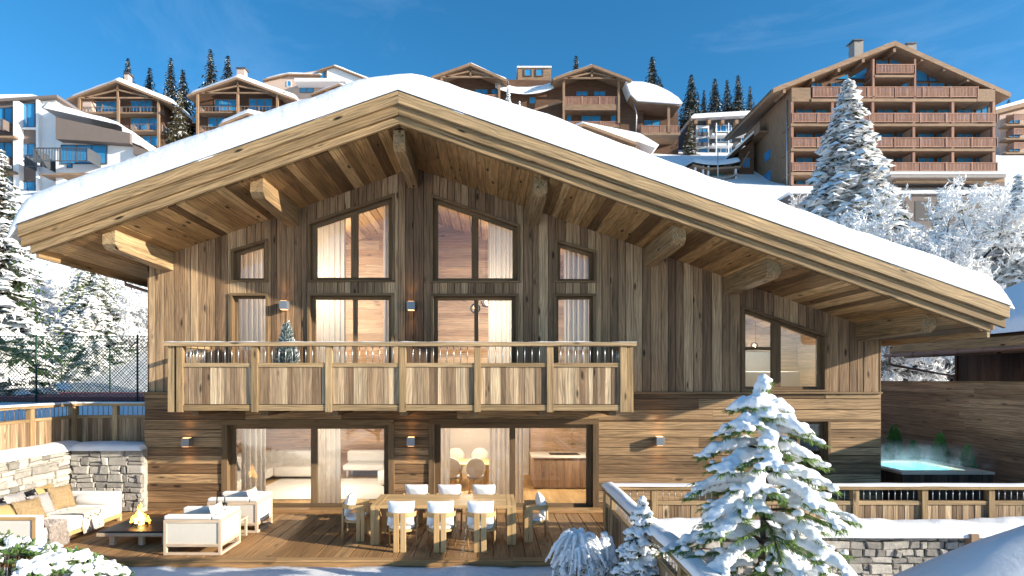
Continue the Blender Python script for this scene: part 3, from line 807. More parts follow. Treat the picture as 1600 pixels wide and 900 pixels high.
fence((-10.36, 14.24, 1.45), -90, [1.3, 1.5, 1.5, 1.5], 1.10, .05, 'wooden fence above the sunlit stone wall at the left edge', 'wooden fences with metal balusters', .04, True, 'frame_wood')
# tennis court netting
def netting(loc, rz, L, H, posts, label):
    root = empty('court_fence', (0, 0, 0), label, 'wire fence', 'green wire fences of the tennis court')
    for x in posts:
        m = MB(); m.tube([(x, 0, 0), (x, 0, H+.06)], .04, 8); m.build('post', 'mesh_green', root, 0, True)
    m = MB(); st = .16; r = .0075
    n = int((L+H)/st)
    for i in range(n):
        for s in (1, -1):
            c = i*st; a, za = (c, 0); b, zb = c-H, H
            if b < 0: zb = c; b = 0
            if a > L: za = a-L; a = L
            if za >= zb: continue
            x0, x1 = (a, b) if s > 0 else (L-a, L-b)
            m.beam((x0, .04+.01*s, za), (x1, .04+.01*s, zb), r*2, r*2)
    wire = m.build('wire_mesh', 'mesh_green', root)
    for z in (.05, H):
        m = MB(); m.tube([(0, .02, z), (L, .02, z)], .015, 6); m.build('tension_wire', 'mesh_green', root, 0, True)
    root.location = loc; root.rotation_euler = (0, 0, math.radians(rz))
netting((-23.5, 25.6, 2.1), 0, 8.6, 2.95, [.0, 3.35, 7.85], 'tall green wire fence on the near side of the red court')
netting((-33, 35.5, 2.1), 0, 14, 3.0, [.0, 3.9, 6.6, 9.6, 12.9], 'lower green wire fence along the far side of the red court')

# ------------------------------------------------------------------ wall lamps
def wall_lamp(p, q, Y, label):
    x, z = px(p, q, Y)
    root = empty('wall_lamp', (x, Y, z), label, 'wall lamp', 'square wall lamps on the timber facade')
    m = MB(); m.box(x-.095, x+.095, Y-.21, Y-.03, z-.10, z+.10); m.build('housing', 'lamp_grey', root, .006)
    m = MB(); m.box(x-.05, x+.05, Y-.03, Y+.0, z-.06, z+.06); m.build('bracket', 'lamp_grey', root)
    for s in (1, -1):
        m = MB(); m.box(x-.07, x+.07, Y-.19, Y-.05, z+s*.1005, z+s*.106); m.build('light_outlet', 'lamp_glow', root)
        l = bpy.data.lights.new('lamp_light', 'SPOT'); l.energy = 10; l.color = (1, .56, .22); l.spot_size = math.radians(95); l.spot_blend = .9; l.shadow_soft_size = .04
        o = link('lamp_light', l, root); o.location = (0, -.12, s*.11); o.rotation_euler = (math.radians(180 if s > 0 else 0)+s*math.radians(8), 0, 0)
wall_lamp(447, 478, FY, 'grey cube wall lamp in the sun between the two left balcony doors')
wall_lamp(643.5, 479, FY, 'shaded grey cube wall lamp between the two wide balcony doors')
wall_lamp(296, 690, FY-.06, 'grey cube wall lamp on the horizontal boards left of the ground floor doors')
wall_lamp(643.5, 689, FY-.06, 'dark cube wall lamp between the two ground floor sliding doors')
wall_lamp(1028, 688, FY-.06, 'grey cube wall lamp casting a long shadow right of the sliding doors')

# ------------------------------------------------------------------ outdoor furniture
def armchair(label):
    r = empty('armchair', (0, 0, 0), label, 'armchair', 'pale wood armchairs on the terrace')
    D, Wd, H = 1.03, .82, .63; t = .055
    m = MB()
    for x in (0, D-t):
        for y in (0, Wd-t): m.box(x, x+t, y, y+t, 0, H, 2)
    for y in (0, Wd-t):
        m.box(t, D-t, y, y+t, 0, .045, 0); m.box(t, D-t, y, y+t, .15, .205, 0); m.box(t, D-t, y, y+t, H-.055, H, 0)
    m.box(D-t, D, t, Wd-t, 0, .045, 1); m.box(D-t, D, t, Wd-t, .15, .205, 1); m.box(D-t, D, t, Wd-t, H-.055, H, 1); m.box(0, t, t, Wd-t, .15, .205, 1)
    m.build('frame', 'ash_wood', r, .004)
    for y in (.015, Wd-.04):
        m = MB(); m.box(t, D-t, y, y+.025, .205, H-.055); m.build('side_panel', 'fabric_cream', r)
    m = MB(); m.box(D-.04, D-.015, t, Wd-t, .205, H-.055); m.build('back_panel', 'fabric_white', r)
    for y in (.002, Wd-.17):
        m = MB(); m.box(.0, D-.18, y, y+.168, H-.12 if y > .1 else H+.001, H+.075); m.box(.01, D-.18, .045 if y < .1 else Wd-.17, .17 if y < .1 else Wd-.045, .21, H-.01)
        m.build('armrest', 'fabric_white', r, .025)
    m = MB(); m.box(D-.178, D-.004, .0, Wd, H+.001, H+.07); m.box(D-.18, D-.05, .06, Wd-.06, .21, H-.01); m.build('backrest', 'fabric_white', r, .025)
    m = MB(); m.box(.02, D-.185, .175, Wd-.175, .20, .43); m.build('seat_cushion', 'fabric_white', r, .04)
    m = MB(); m.pillow(.48, .42, .17, T(D-.25, Wd/2, .63, 0, 0, 0) @ Matrix.Rotation(math.radians(-14), 4, 'Y') @ Matrix.Rotation(math.radians(90), 4, 'Z')); m.build('back_cushion', 'fabric_cream', r, 0, True)
    return r
a = armchair('pale wood armchair nearest the viewer beside the fire table'); a.location = (-5.82, 10.27, .003)
b = dup(a, (-5.77, 11.76, .003), label='pale wood armchair nearer the chalet doors, right of the fire table')
st = empty('side_table', (0, 0, 0), 'low pale wood side table between the two armchairs', 'side table')
m = MB()
for x in (0, .50):
    for y in (0, .38): m.box(x, x+.045, y, y+.045, 0, .36, 2)
for y in (0, .38): m.box(.045, .50, y, y+.045, .31, .36, 0); m.box(.045, .50, y, y+.045, 0, .04, 0)
m.build('frame', 'ash_wood', st, .004)
m = MB(); m.box(-.01, .555, -.01, .435, .361, .39); m.build('table_top', 'ash_wood', st, .006)
st.location = (-5.42, 11.17, .003)
ln = empty('lantern', (0, 0, 0), 'lantern with a black metal handle on the low side table', 'lantern')
m = MB(); m.box(-.09, .09, -.09, .09, 0, .03); m.box(-.09, .09, -.09, .09, .27, .30)
for x in (-.085, .07):
    for y in (-.085, .07): m.box(x, x+.015, y, y+.015, .03, .27)
m.build('cage', 'black_top', ln)
m = MB(); m.tube([(-.08, 0, .30), (-.075, 0, .42), (-.05, 0, .45), (.05, 0, .45), (.075, 0, .42), (.08, 0, .30)], .011, 6); m.build('handle', 'black_top', ln, 0, True)
m = MB(); m.lathe([(.045, .03), (.045, .2), (.01, .205)], n=12); m.build('candle', 'cushion_white', ln, 0, True)
ln.location = (-5.3, 11.36, .394)

sf = empty('sofa', (-8.8, 11.6, 0), 'long cream outdoor sofa heaped with cushions against the stone wall', 'sofa')
X0, X1, Y0, Y1 = -9.62, -8.18, 10.4, 12.82
m = MB(); m.box(X0, X1, Y0, Y1, .09, .16)
for x in (X0, X1-.07):
    for y in (Y0, Y1-.07): m.box(x, x+.07, y, y+.07, 0, .09)
m.box(X0, X1, Y0-.02, Y0-.001, .09, .15); m.box(X1-.07, X1, Y0-.02, Y0-.001, .151, .60); m.box(X0, X0+.07, Y0-.02, Y0-.001, .151, .60); m.box(X0, X1, Y0-.02, Y0-.001, .60, .655)
m.build('frame', 'teak', sf, .005)
m = MB(); m.box(X0+.3, X1+.02, Y0+.19, (Y0+Y1)/2-.004, .161, .42); m.build('seat_cushion', 'fabric_white', sf, .05)
m = MB(); m.box(X0+.3, X1+.02, (Y0+Y1)/2+.004, Y1-.19, .161, .42); m.build('seat_cushion', 'fabric_white', sf, .05)
for y in (Y0, Y1-.18):
    m = MB(); m.box(X0+.02, X1, y, y+.18, .161, .66); m.build('armrest', 'fabric_white', sf, .025)
m = MB(); m.box(X0, X0+.28, Y0+.19, Y1-.19, .161, .70); m.build('backrest', 'fabric_white', sf, .03)
m = MB(); m.tube([(X1-.75, Y1-.30, .53), (X1-.1, Y1-.30, .53)], .115, 16); m.build('bolster', 'fabric_white', sf, .02, True)
def cushion(name, w, h, t, x, y, z, rz, tilt, mat, label, roll=0):
    m = MB(); m.pillow(w, h, t, Matrix.Rotation(math.radians(90+rz), 4, 'Z') @ Matrix.Rotation(math.radians(tilt), 4, 'X') @ Matrix.Rotation(math.radians(roll), 4, 'Y'))
    if mat in ('tan_fur',):
        rr = random.Random(int(x*100)); base = list(m.v)
        for v in base:
            for k in range(5):
                d = Vector((rr.gauss(0, 1), rr.gauss(0, 1), rr.gauss(0, 1)-.5)).normalized()*rr.uniform(.02, .05)
                p = Vector(v)+Vector((rr.gauss(0, .012), rr.gauss(0, .012), rr.gauss(0, .012))); s_ = Vector((rr.gauss(0, 1), rr.gauss(0, 1), rr.gauss(0, 1))).normalized()*.004
                m.add([tuple(p-s_), tuple(p+s_), tuple(p+d)], [(0, 1, 2)])
    o = m.build(name, mat, None, 0, True); o.location = (x, y, z)
    return tag(o, label, 'cushion', 'scatter cushions on the outdoor sofa')
sx = -9.2
cushion('cushion', .60, .46, .18, -9.28, 12.10, .71, 10, -24, 'mustard', 'mustard square cushion at the back of the sofa behind the furry tan one')
cushion('cushion', .50, .50, .20, -9.02, 12.15, .66, -14, -22, 'tan_fur', 'furry tan cushion nearest the sofa bolster')
cushion('cushion', .46, .44, .17, -9.02, 11.62, .63, -4, -24, 'fabric_grey', 'round pale grey cushion between the two furry tan cushions')
cushion('cushion', .56, .50, .18, -9.24, 11.30, .68, 6, -24, 'fabric_grey', 'large grey knitted cushion leaning behind the nearer furry tan cushion')
cushion('cushion', .54, .44, .20, -8.88, 11.12, .62, -12, -28, 'tan_fur', 'furry tan cushion at the middle of the sofa')
cushion('cushion', .52, .40, .16, -9.12, 10.78, .62, -30, -36, 'mustard', 'mustard cushion lying slanted near the sofa arm')
cushion('cushion', .58, .52, .18, -9.36, 10.62, .68, -14, -26, 'fabric_grey', 'smooth pale grey cushion by the near sofa arm at the picture edge')
# knitted throw: over the seat and hanging down the front, with a fringe
m = MB()
def thr(a, b):
    y = 11.52+.62*a+.05*math.sin(b*3); s = b*1.05
    if s < .62: x = X1-.60+s; z = .435+.012*noise.noise((a*9, b*6, 1))
    else: x = X1+.035+.015*noise.noise((a*12, b*3, 1)); z = .435-(s-.62)
    return (x, y+.05*noise.noise((a*3, b*4, 6)), z+.012*math.sin(a*26+b*4))
m.grid(thr, 34, 18); 
for i in range(46):
    y = 11.54+.6*i/45; m.tube([(X1+.045, y, .03), (X1+.05, y+ru(-.01, .01), -.03), (X1+.05, y+ru(-.02, .02), -.10)], .006, 4)
for q in range(len(m.v)): m.v[q] = (m.v[q][0], m.v[q][1], m.v[q][2]+.13 if m.v[q][2] < .3 else m.v[q][2])
tag(m.build('throw_blanket', 'fabric_cream', None, 0, True), 'cream fringed knitted throw draped over the sofa seat', 'blanket')
m = MB()
def fur(a, b):
    y = 10.62+.46*a; s = b*1.15
    if s < .55: x = X1-.52+s; z = .45
    else: x = X1+.06; z = .45-(s-.55)
    n_ = .03*noise.noise((a*7, b*9, 3))
    return (x+n_, y+.05*noise.noise((b*4, 2, 1)), max(.03, z+n_))
m.grid(fur, 16, 30); rr = random.Random(4); base = list(m.v)
for v in base:
    for k in range(9):
        d = Vector((rr.uniform(.0, .6), rr.gauss(0, .4), -1)).normalized()*rr.uniform(.04, .09)
        p = Vector(v)+Vector((rr.gauss(0, .015), rr.gauss(0, .015), rr.gauss(0, .015))); s_ = Vector((rr.gauss(0, .3), 1, 0)).normalized()*.004
        m.add([tuple(p-s_), tuple(p+s_), tuple(p+d+Vector((.02, 0, 0)))], [(0, 1, 2)])
tag(m.build('fur_throw', 'grey_fur', None, 0, True), 'shaggy grey fur throw hanging over the near end of the sofa', 'fur throw')

ft = empty('fire_table', (-6.7, 11.35, 0), 'low square fire table with a black top', 'fire table')
m = MB(); m.box(-7.36, -6.02, 10.82, 11.92, .255, .285); m.build('table_top', 'black_top', ft, .006)
m = MB(); m.box(-7.38, -6.0, 10.80, 11.94, .19, .254); m.build('rim', 'ash_wood', ft, .006)
for x in (-7.2, -6.65, -6.2):
    for y in (10.90, 11.72): m = MB(); m.box(x, x+.09, y, y+.09, .0, .189, 2); m.build('leg', 'ash_wood', ft, .004)
fr = empty('fire', (-6.85, 11.3, .285), 'small blazing log fire in the middle of the black table', 'fire')
rr = random.Random(8)
for i in range(5):
    a_ = i*72+rr.uniform(-15, 15); d = Vector((math.cos(math.radians(a_)), math.sin(math.radians(a_)), 0))
    p0 = Vector((-6.85, 11.3, .31))+d*.17; p1 = Vector((-6.85, 11.3, .43))-d*.05
    m = MB(); m.tube([p0, (p0+p1)/2+Vector((0, 0, .01)), p1], [.03, .027, .02], 8); m.build('log', 'ember_log', fr, 0, True)
for i in range(26):
    a_ = rr.uniform(0, 6.28); rad = rr.uniform(0, .19); x = -6.85+rad*math.cos(a_); y = 11.3+rad*.8*math.sin(a_); h = (.40-rad*1.4)*rr.uniform(.55, 1.1)
    w_ = rr.uniform(.018, .038); m = MB(); z0 = .30+rr.uniform(0, .05); pts = []; rs = []
    ph = rr.uniform(0, 6)
    for k in range(6):
        t_ = k/5; pts.append((x*(1)-(x+6.85)*.5*t_+.03*math.sin(ph+t_*5)*t_, y-(y-11.3)*.5*t_+.02*math.cos(ph+t_*4)*t_, z0+h*t_)); rs.append(w_*(math.sin(math.pi*(.25+.75*t_))**.8+.02))
    m.tube(pts, rs, 7); m.build('flame', 'flame' if i % 3 else 'flame_core', fr, 0, True)

# dining set
tb = empty('dining_table', (-.88, 11.4, 0), 'long solid teak dining table on the terrace', 'dining table')
TX0, TX1, TY0, TY1 = -2.26, .50, 10.92, 11.98
m = MB(); n = 7
for i in range(n):
    y0 = TY0+(TY1-TY0)*i/n; m.box(TX0+.175, TX1-.175, y0, TY0+(TY1-TY0)*(i+1)/n-.003, .69, .75, 0)
for x0 in (TX0, TX0+.087, TX1-.17, TX1-.083): m.box(x0, x0+.083, TY0, TY1, .69, .752, 1)
m.build('table_top', 'teak', tb, .004)
for x0 in (TX0, TX0+.087, TX1-.17, TX1-.083):
    for y in (TY0, TY1-.26): m = MB(); m.box(x0, x0+.083, y, y+.26, 0, .689, 2); m.build('leg', 'teak', tb, .004)
m = MB(); m.box(TX0+.20, TX1-.20, 11.42, 11.50, .61, .688, 0); m.build('stretcher', 'teak', tb, .004)
def sweep(m, pts, w, h):
    """flat rail following a path: w across, h tall"""
    v = []; n_ = len(pts)
    for i, p in enumerate(pts):
        a_ = Vector(pts[max(0, i-1)]); b_ = Vector(pts[min(n_-1, i+1)]); d = (b_-a_); d.z = 0; d.normalize(); s_ = Vector((-d.y, d.x, 0))
        p = Vector(p)
        for q in (p-s_*w/2-Vector((0, 0, h/2)), p+s_*w/2-Vector((0, 0, h/2)), p+s_*w/2+Vector((0, 0, h/2)), p-s_*w/2+Vector((0, 0, h/2))): v.append(tuple(q))
    f = [(4*i+k, 4*i+(k+1) % 4, 4*i+4+(k+1) % 4, 4*i+4+k) for i in range(n_-1) for k in range(4)]+[(3, 2, 1, 0), tuple(4*(n_-1)+k for k in range(4))]
    m.add(v, f, None, 0)
def dchair(label, planks_back=True):
    r = empty('dining_chair', (0, 0, 0), label, 'dining chair', 'teak chairs round the outdoor dining table')
    arc = lambda rad, y0, n=14: [(rad*math.cos(math.pi+math.pi*i/n), y0+rad*math.sin(math.pi+math.pi*i/n)*.82, 0) for i in range(n+1)]
    U = [(-.265, .47, 0), (-.265, .36, 0)]+arc(.265, .245)+[(.265, .36, 0), (.265, .47, 0)]
    m = MB(); sweep(m, [(x, y, .66) for x, y, _ in U], .035, .085); m.build('rail', 'teak', r, .004, False)
    m = MB(); S_ = [(-.24, .46, 0), (-.24, .3, 0)]+arc(.24, .25)+[(.24, .3, 0), (.24, .46, 0)]
    pts = [(x, y) for x, y, _ in S_]; nn = len(pts)
    m.add([(x, y, .345) for x, y in pts]+[(x, y, .385) for x, y in pts], [tuple(range(nn)), tuple(range(2*nn-1, nn-1, -1))]+[(i, nn+i, nn+(i+1) % nn, (i+1) % nn) for i in range(nn)])
    m.build('seat', 'teak', r, .004)
    m = MB(); pts = [(x*.95, .02+y*.95) for x, y in pts]
    m.add([(x, y, .386) for x, y in pts]+[(x, y, .45) for x, y in pts], [tuple(range(nn)), tuple(range(2*nn-1, nn-1, -1))]+[(i, nn+i, nn+(i+1) % nn, (i+1) % nn) for i in range(nn)])
    m.build('seat_cushion', 'cushion_white', r, .025)
    if planks_back:
        for x in (-.113, .013): m = MB(); m.box(x, x+.10, -.012, .022, 0, .70, 2); m.build('back_leg', 'teak', r, .004)
        for x in (-.265, .265): m = MB(); m.tube([(x*.94, .43, 0), (x, .44, .62)], [.018, .022], 10); m.build('front_leg', 'teak', r, 0, True)
    else:
        for x in (-.282, .248):
            for y in (.34, .425): m = MB(); m.box(x, x+.034, y, y+.075, 0, .617, 2); m.build('front_leg', 'teak', r, .004)
        for x in (-.19, .19): m = MB(); m.tube([(x, .05, 0), (x*1.05, .06, .62)], [.018, .022], 10); m.build('back_leg', 'teak', r, 0, True)
    m = MB(); m.pillow(.50, .44, .20, T(0, .155, .68, -14), 16, 14, .05); m.build('back_cushion', 'cushion_white', r, 0, True)
    return r
c0 = dchair('teak chair at the near side of the table, at its left end')
c0.location = (-1.63, 10.44, .004)
dup(c0, (-.90, 10.44, .004), math.radians(1.5), label='teak chair at the middle of the near side of the table')
dup(c0, (-.17, 10.44, .004), math.radians(-1), label='teak chair at the near side of the table, at its right end')
for i, (x, s) in enumerate(((-1.56, 'left'), (-.86, ''), (-.12, 'right'))):
    dup(c0, (x, 12.52, .004), math.radians(180+(-1, 2, 0)[i]), label=('white backed chair behind the table nearest its %s end' % s) if s else 'white backed chair at the middle behind the table')
e0 = dchair('teak armchair at the left head of the table', False); e0.location = (-2.92, 11.42, .004); e0.rotation_euler = (0, 0, math.radians(-90))
dup(e0, (1.17, 11.36, .004), math.radians(90), label='teak armchair at the right head of the table')

# ------------------------------------------------------------------ right: hot tub, screen wall, neighbouring house
ht = empty('hot_tub', (11.3, 15.3, 0), 'hot tub with bright blue water in a dark plank surround', 'hot tub')
m = MB(); x = 10.2
while x < 12.42: m.slab([(x, -.1), (x+.14, -.1), (x+.14, .79), (x, .79)], 14.24, 14.29, .005, 0, .01, 2); x += .141
y = 14.3
while y < 16.3: m.box(10.2, 10.24, y, y+.136, -.1, .79, 2); m.box(12.4, 12.44, y, y+.136, -.1, .79, 2); y += .14
m.build('plank_surround', 'dark_boards', ht)
m = MB(); A = (10.16, 12.46, 14.2, 16.42); B_ = (10.40, 12.02, 14.52, 16.16)
for (a_, b_, c_, d_) in ((A[0], A[1], A[2], B_[2]), (A[0], A[1], B_[3], A[3]), (A[0], B_[0], B_[2], B_[3]), (B_[1], A[1], B_[2], B_[3])): m.box(a_, b_, c_, d_, .79, .85, 0 if b_-a_ > 1 else 1)
m.build('rim', 'ash_wood', ht)
m = MB(); m.box(B_[0], B_[1], B_[2], B_[3], -.02, .02)
for (a_, b_, c_, d_) in ((B_[0]-.03, B_[0], B_[2], B_[3]), (B_[1], B_[1]+.03, B_[2], B_[3]), (B_[0], B_[1], B_[2]-.03, B_[2]), (B_[0], B_[1], B_[3], B_[3]+.03)): m.box(a_, b_, c_, d_, 0, .788)
m.build('basin', 'pool_blue', ht)
m = MB(); m.grid(lambda a, b: (B_[0]+(B_[1]-B_[0])*a, B_[2]+(B_[3]-B_[2])*b, .825+.006*noise.noise((a*9, b*9, 1))), 30, 30); m.build('water', 'water', ht, 0, True)
l = bpy.data.lights.new('pool_light', 'POINT'); l.energy = 30; l.color = (1, .98, .95); l.shadow_soft_size = .15; o = link('pool_light', l, ht); o.location = (-.1, 0, .45)
pw = empty('screen_wall', (13.8, 15, 0), 'tall brown horizontal plank wall behind the hot tub', 'wooden wall')
m = MB(); z = -.2
while z < 3.04:
    z1 = min(3.05, z+ru(.10, .16)); y = 10.2
    if 3.05-z1 < .06: z1 = 3.05
    while y < 20.7:
        y1 = min(20.7, y+ru(2.5, 5)); m.slab([(y, z), (y1, z), (y1, z1), (y, z1)], ru(0, .012), .1, .002, .005, .010, 0, None, None, Matrix(((0, 1, 0, 13.72), (-1, 0, 0, 30.9), (0, 0, 1, 0), (0, 0, 0, 1)))); y = y1
    z = z1
m.build('boards', 'screen_boards', pw)
m = MB(); m.box(13.70, 13.86, 10.18, 20.72, 3.052, 3.08, 1); m.build('coping', 'frame_wood', pw)
nb = empty('neighbour_house', (19, 17, 0), 'neighbouring house with a snowy roof and a brown gutter behind the plank wall', 'house')
NE = 15.6
m = MB(); m.prism([(NE, 4.12), (22, 6.75), (28.4, 4.12), (28.4, 4.42), (22, 7.06), (NE, 4.42)], 12.4, 22.4, 1); nr = m.build('roof', 'far_boards', nb)
m = MB(); m.box(NE-.04, NE+.04, 12.4, 22.4, 4.02, 4.43, 1); m.box(NE+.5, NE+.58, 12.4, 22.4, 3.95, 4.3, 1); m.build('eave_board', 'fascia_boards', nr)
m = MB(); m.tube([(NE-.12, 12.4, 4.05), (NE-.12, 22.55, 4.05)], .075, 10)
for y in range(13, 23): m.tube([(NE-.12, y, 4.05), (NE-.12, y+.04, 4.05)], .088, 10)
m.build('gutter', 'copper_brown', nr, 0, True)
m = MB(); m.tube([(NE-.12, 22.3, 4.05), (NE-.12, 22.3, 3.72), (NE+.1, 22.3, 3.66), (18.0, 22.3, 3.25), (18.05, 22.3, .3)], .05, 8); m.build('downpipe', 'copper_brown', nr, 0, True)
m = MB()
def nsnow(a, b):
    x = NE-.06+(28.5-NE+.06)*a; y = 12.2+10.5*b
    e = math.sqrt(max(0, 1-(1-min(1, min(a, 1-a)*26))**2))*math.sqrt(max(0, 1-(1-min(1, min(b, 1-b)*20))**2))
    return (x, y, 7.04-.411*math.sqrt((x-22)**2+.3)+.2+(.33+.05*noise.noise((x*.6, y*.6, 2)))*e-.03)
m.grid(nsnow, 60, 40); m.build('roof_snow', 'snow', nr, 0, True)
m = MB(); y = 12.8
while y < 22.2: m.box(18.05, 18.12, y, y+.19, 0, 5.1, 2); y += .194
m.box(18.0, 26, 22.2, 22.3, 0, 5.1, 2); m.box(18.05, 26, 12.7, 12.8, 0, 5.1, 2); m.build('wall', 'dark_boards', nb)
# ------------------------------------------------------------------ what shows through the glass
def drape(x0, x1, z0, ztop, label, y=14.32, amp=.05, group='pale curtains inside the chalet'):
    m = MB(); n = max(24, int((x1-x0)*70))
    zt = ztop if callable(ztop) else (lambda x: ztop)
    k = ru(0, 9); wv = ru(46, 58)
    def fn(a, b):
        x = x0+(x1-x0)*a; f = math.sin(x*wv+k+2.2*noise.noise((x*4, k, 0)))
        return (x, y+amp*f*(.75+.25*b)+.02*noise.noise((x*3, b*2, k)), z0+(zt(x)-z0)*b)
    m.grid(fn, n, 8)
    return tag(m.build('curtain', 'curtain', None, 0, True), label, 'curtain', group)
g_ = lambda p, Y=14.32: (p-PX)*Y/F
drape(g_(378), g_(416), .03, 2.45, 'pale curtain at the left side of the left sliding door'); drape(g_(496), g_(533), .03, 2.45, 'pale curtain beside the middle post of the left sliding door')
drape(g_(687), g_(703), .03, 2.45, 'narrow pale curtain at the left edge of the dining room door'); drape(g_(764), g_(799), .03, 2.45, 'pale curtain beside the middle post of the dining room door')
drape(g_(806), g_(818), .03, 2.45, 'narrow pale curtain at the right of the dining room door post')
zt_ = lambda x: soff(x)-.1
drape(g_(370), g_(416), 2.71, zt_, 'grey white curtain filling the narrow left balcony door'); drape(g_(488), g_(541), 2.71, zt_, 'tall pale curtain left in the wide left balcony door')
drape(g_(599), g_(616), 2.71, zt_, 'slim pale curtain by the ridge side of the wide left balcony door'); drape(g_(763), g_(807), 2.71, zt_, 'tall pale curtain right in the wide right balcony door')
drape(g_(881), g_(928), 2.71, zt_, 'pale curtain in the narrow right balcony door')

s = empty('corner_sofa', (0, 0, 0), 'white corner sofa inside the living room', 'sofa')
m = MB(); m.box(-7.7, -6.7, 14.8, 18.7, .12, .42); m.box(-6.7, -4.9, 17.8, 18.7, .12, .42); m.build('seat', 'fabric_white', s, .06)
m = MB(); m.box(-7.9, -7.6, 14.8, 18.95, .12, .82); m.box(-7.6, -4.9, 18.65, 18.95, .12, .82); m.build('backrest', 'fabric_white', s, .06)
m = MB(); m.box(-7.8, -6.6, 14.55, 14.8, .12, .62); m.build('armrest', 'fabric_white', s, .05)
for i, (x, y, rz, mat, lab) in enumerate(((-7.45, 15.6, 0, 'fabric_grey', 'pale grey cushion nearest the window on the white corner sofa'), (-7.45, 16.4, 0, 'tan_fur', 'tan cushion midway along the white corner sofa'), (-7.45, 17.3, 0, 'fabric_white', 'white cushion between two tan ones on the corner sofa'), (-7.4, 18.1, -20, 'tan_fur', 'tan cushion in the corner of the white sofa'))):
    c = cushion('cushion', .5, .46, .18, x, y, .66, rz, -20, mat, lab); c['group'] = 'cushions on the living room sofa'
m = MB(); m.box(-6.5, -2.3, 14.9, 18.0, .02, .04); tag(m.build('rug', 'rug'), 'large off white rug on the living room floor', 'rug')
s = empty('daybed', (0, 0, 0), 'low white daybed on slim legs at the living room back wall', 'daybed')
m = MB(); m.box(-4.6, -2.6, 18.0, 18.8, .28, .46); m.build('seat', 'fabric_white', s, .05)
m = MB(); m.box(-4.6, -3.0, 18.55, 18.85, .46, .84); m.build('backrest', 'fabric_white', s, .08)
for x in (-4.5, -2.75):
    for y in (18.1, 18.7): m = MB(); m.box(x, x+.05, y, y+.05, .02, .28); m.build('leg', 'steel', s)
def tub_chair(label):
    s = empty('tub_chair', (0, 0, 0), label, 'armchair', 'rounded armchairs in the living room')
    m = MB(); m.lathe([(.30, .05), (.37, .10), (.38, .40), (.34, .43)], n=24); m.build('seat', 'fabric_white', s, 0, True)
    m = MB()
    def bk(a, b):
        an = math.radians(-10+200*a); t = 2*math.pi*b; r = .38+.07*math.cos(t)
        return (r*math.cos(an), r*math.sin(an), .52+.22*math.sin(t))
    m.grid(bk, 24, 10); m.build('backrest', 'fabric_white', s, 0, True); return s
a = tub_chair('rounded white armchair farther from the glass in the living room'); a.location = (-2.9, 16.9, .04); a.rotation_euler = (0, 0, math.radians(-60))
dup(a, (-2.45, 16.0, .04), math.radians(-110), label='rounded white armchair nearer the glass in the living room')
s = empty('console_table', (0, 0, 0), 'small dark topped side table by the living room back wall', 'side table')
m = MB(); m.box(-2.5, -1.9, 18.1, 18.7, .50, .54); m.build('table_top', 'black_top', s)
m = MB(); m.box(-2.4, -2.0, 18.2, 18.6, .02, .50); m.build('base', 'plaster', s)
# dining room
s = empty('indoor_table', (0, 0, 0), 'wooden dining table inside the chalet', 'dining table')
m = MB(); m.box(-1.35, .45, 16.2, 17.3, .70, .75); m.build('table_top', 'teak', s, .01)
for x in (-1.0, -.05):
    m = MB(); m.lathe([(.22, 0), (.2, .04), (.07, .2), (.07, .55), (.2, .70)], (x, 16.75, .012)); m.build('pedestal', 'teak', s, 0, True)
def round_chair(label):
    s = empty('round_chair', (0, 0, 0), label, 'dining chair', 'round backed chairs in the indoor dining room')
    m = MB(); m.lathe([(.20, .40), (.235, .42), (.235, .48), (.2, .50)], n=20); m.build('seat', 'fabric_grey', s, 0, True)
    m = MB()
    m.ball((0, 0, 0), .27, .27, .045, 20, 8, T(0, -.23, .73, 82)); m.build('backrest', 'fabric_cream', s, 0, True)
    for x in (-.16, .16):
        for y in (-.16, .16): m = MB(); m.tube([(x, y, .41), (x*1.15, y*1.15, 0)], [.02, .014], 8); m.build('leg', 'teak', s, 0, True)
    return s
a = round_chair('round backed chair at the left near the dining room curtain'); a.location = (-1.05, 15.85, .014)
dup(a, (-.38, 15.85, .014), 0, label='round backed chair right of its twin at the near side of the indoor table')
dup(a, (-1.05, 17.7, .014), math.pi, label='round backed chair behind the indoor table on the left'); dup(a, (-.30, 17.7, .014), math.pi, label='round backed chair behind the indoor table on the right')
p = empty('pendant_lamp', (-.6, 16.75, 2.5), 'garland of glowing glass globes above the indoor dining table', 'pendant lamp')
for i in range(8):
    x = -1.35+i*.205; z = 1.92+.07*math.sin(i*1.7); m = MB(); m.ball((x, 16.7+.1*math.cos(i*2), z), .085, .085, .085, 14, 10); m.build('globe', 'bulb', p, 0, True)
m = MB(); m.tube([(-1.45, 16.75, 1.9), (-1.0, 16.72, 1.80), (-.6, 16.75, 1.84), (-.1, 16.72, 1.78), (.2, 16.75, 1.9)], .012, 6); m.build('arm', 'copper_brown', p, 0, True)
m = MB(); m.tube([(-.6, 16.75, 1.84), (-.6, 16.75, 2.5)], .008, 6); m.build('cord', 'black_top', p, 0, True)
def lamp(x, y, z, e, parent, r=.12, col=(1, .88, .72)):
    l = bpy.data.lights.new('lamp_light', 'POINT'); l.energy = e; l.color = col; l.shadow_soft_size = r; o = link('lamp_light', l, parent)
    q = parent.location; o.location = (x-q[0], y-q[1], z-q[2])
lamp(-.6, 16.3, 1.6, 105, p)
m = MB(); m.box(.05, .75, 18.86, 18.895, .1, 2.3); tag(m.build('wall_hanging', 'painting'), 'tall mottled orange and black wall hanging in the dining room', 'wall hanging')
s = empty('kitchen_island', (0, 0, 0), 'wooden kitchen island with a pale worktop behind the right sliding door', 'kitchen island')
m = MB(); x = 1.25
while x < 3.2: m.slab([(x, .05), (x+.22, .05), (x+.22, .90), (x, .90)], 16.4, 17.3, .004, 0, .008, 2); x += .222
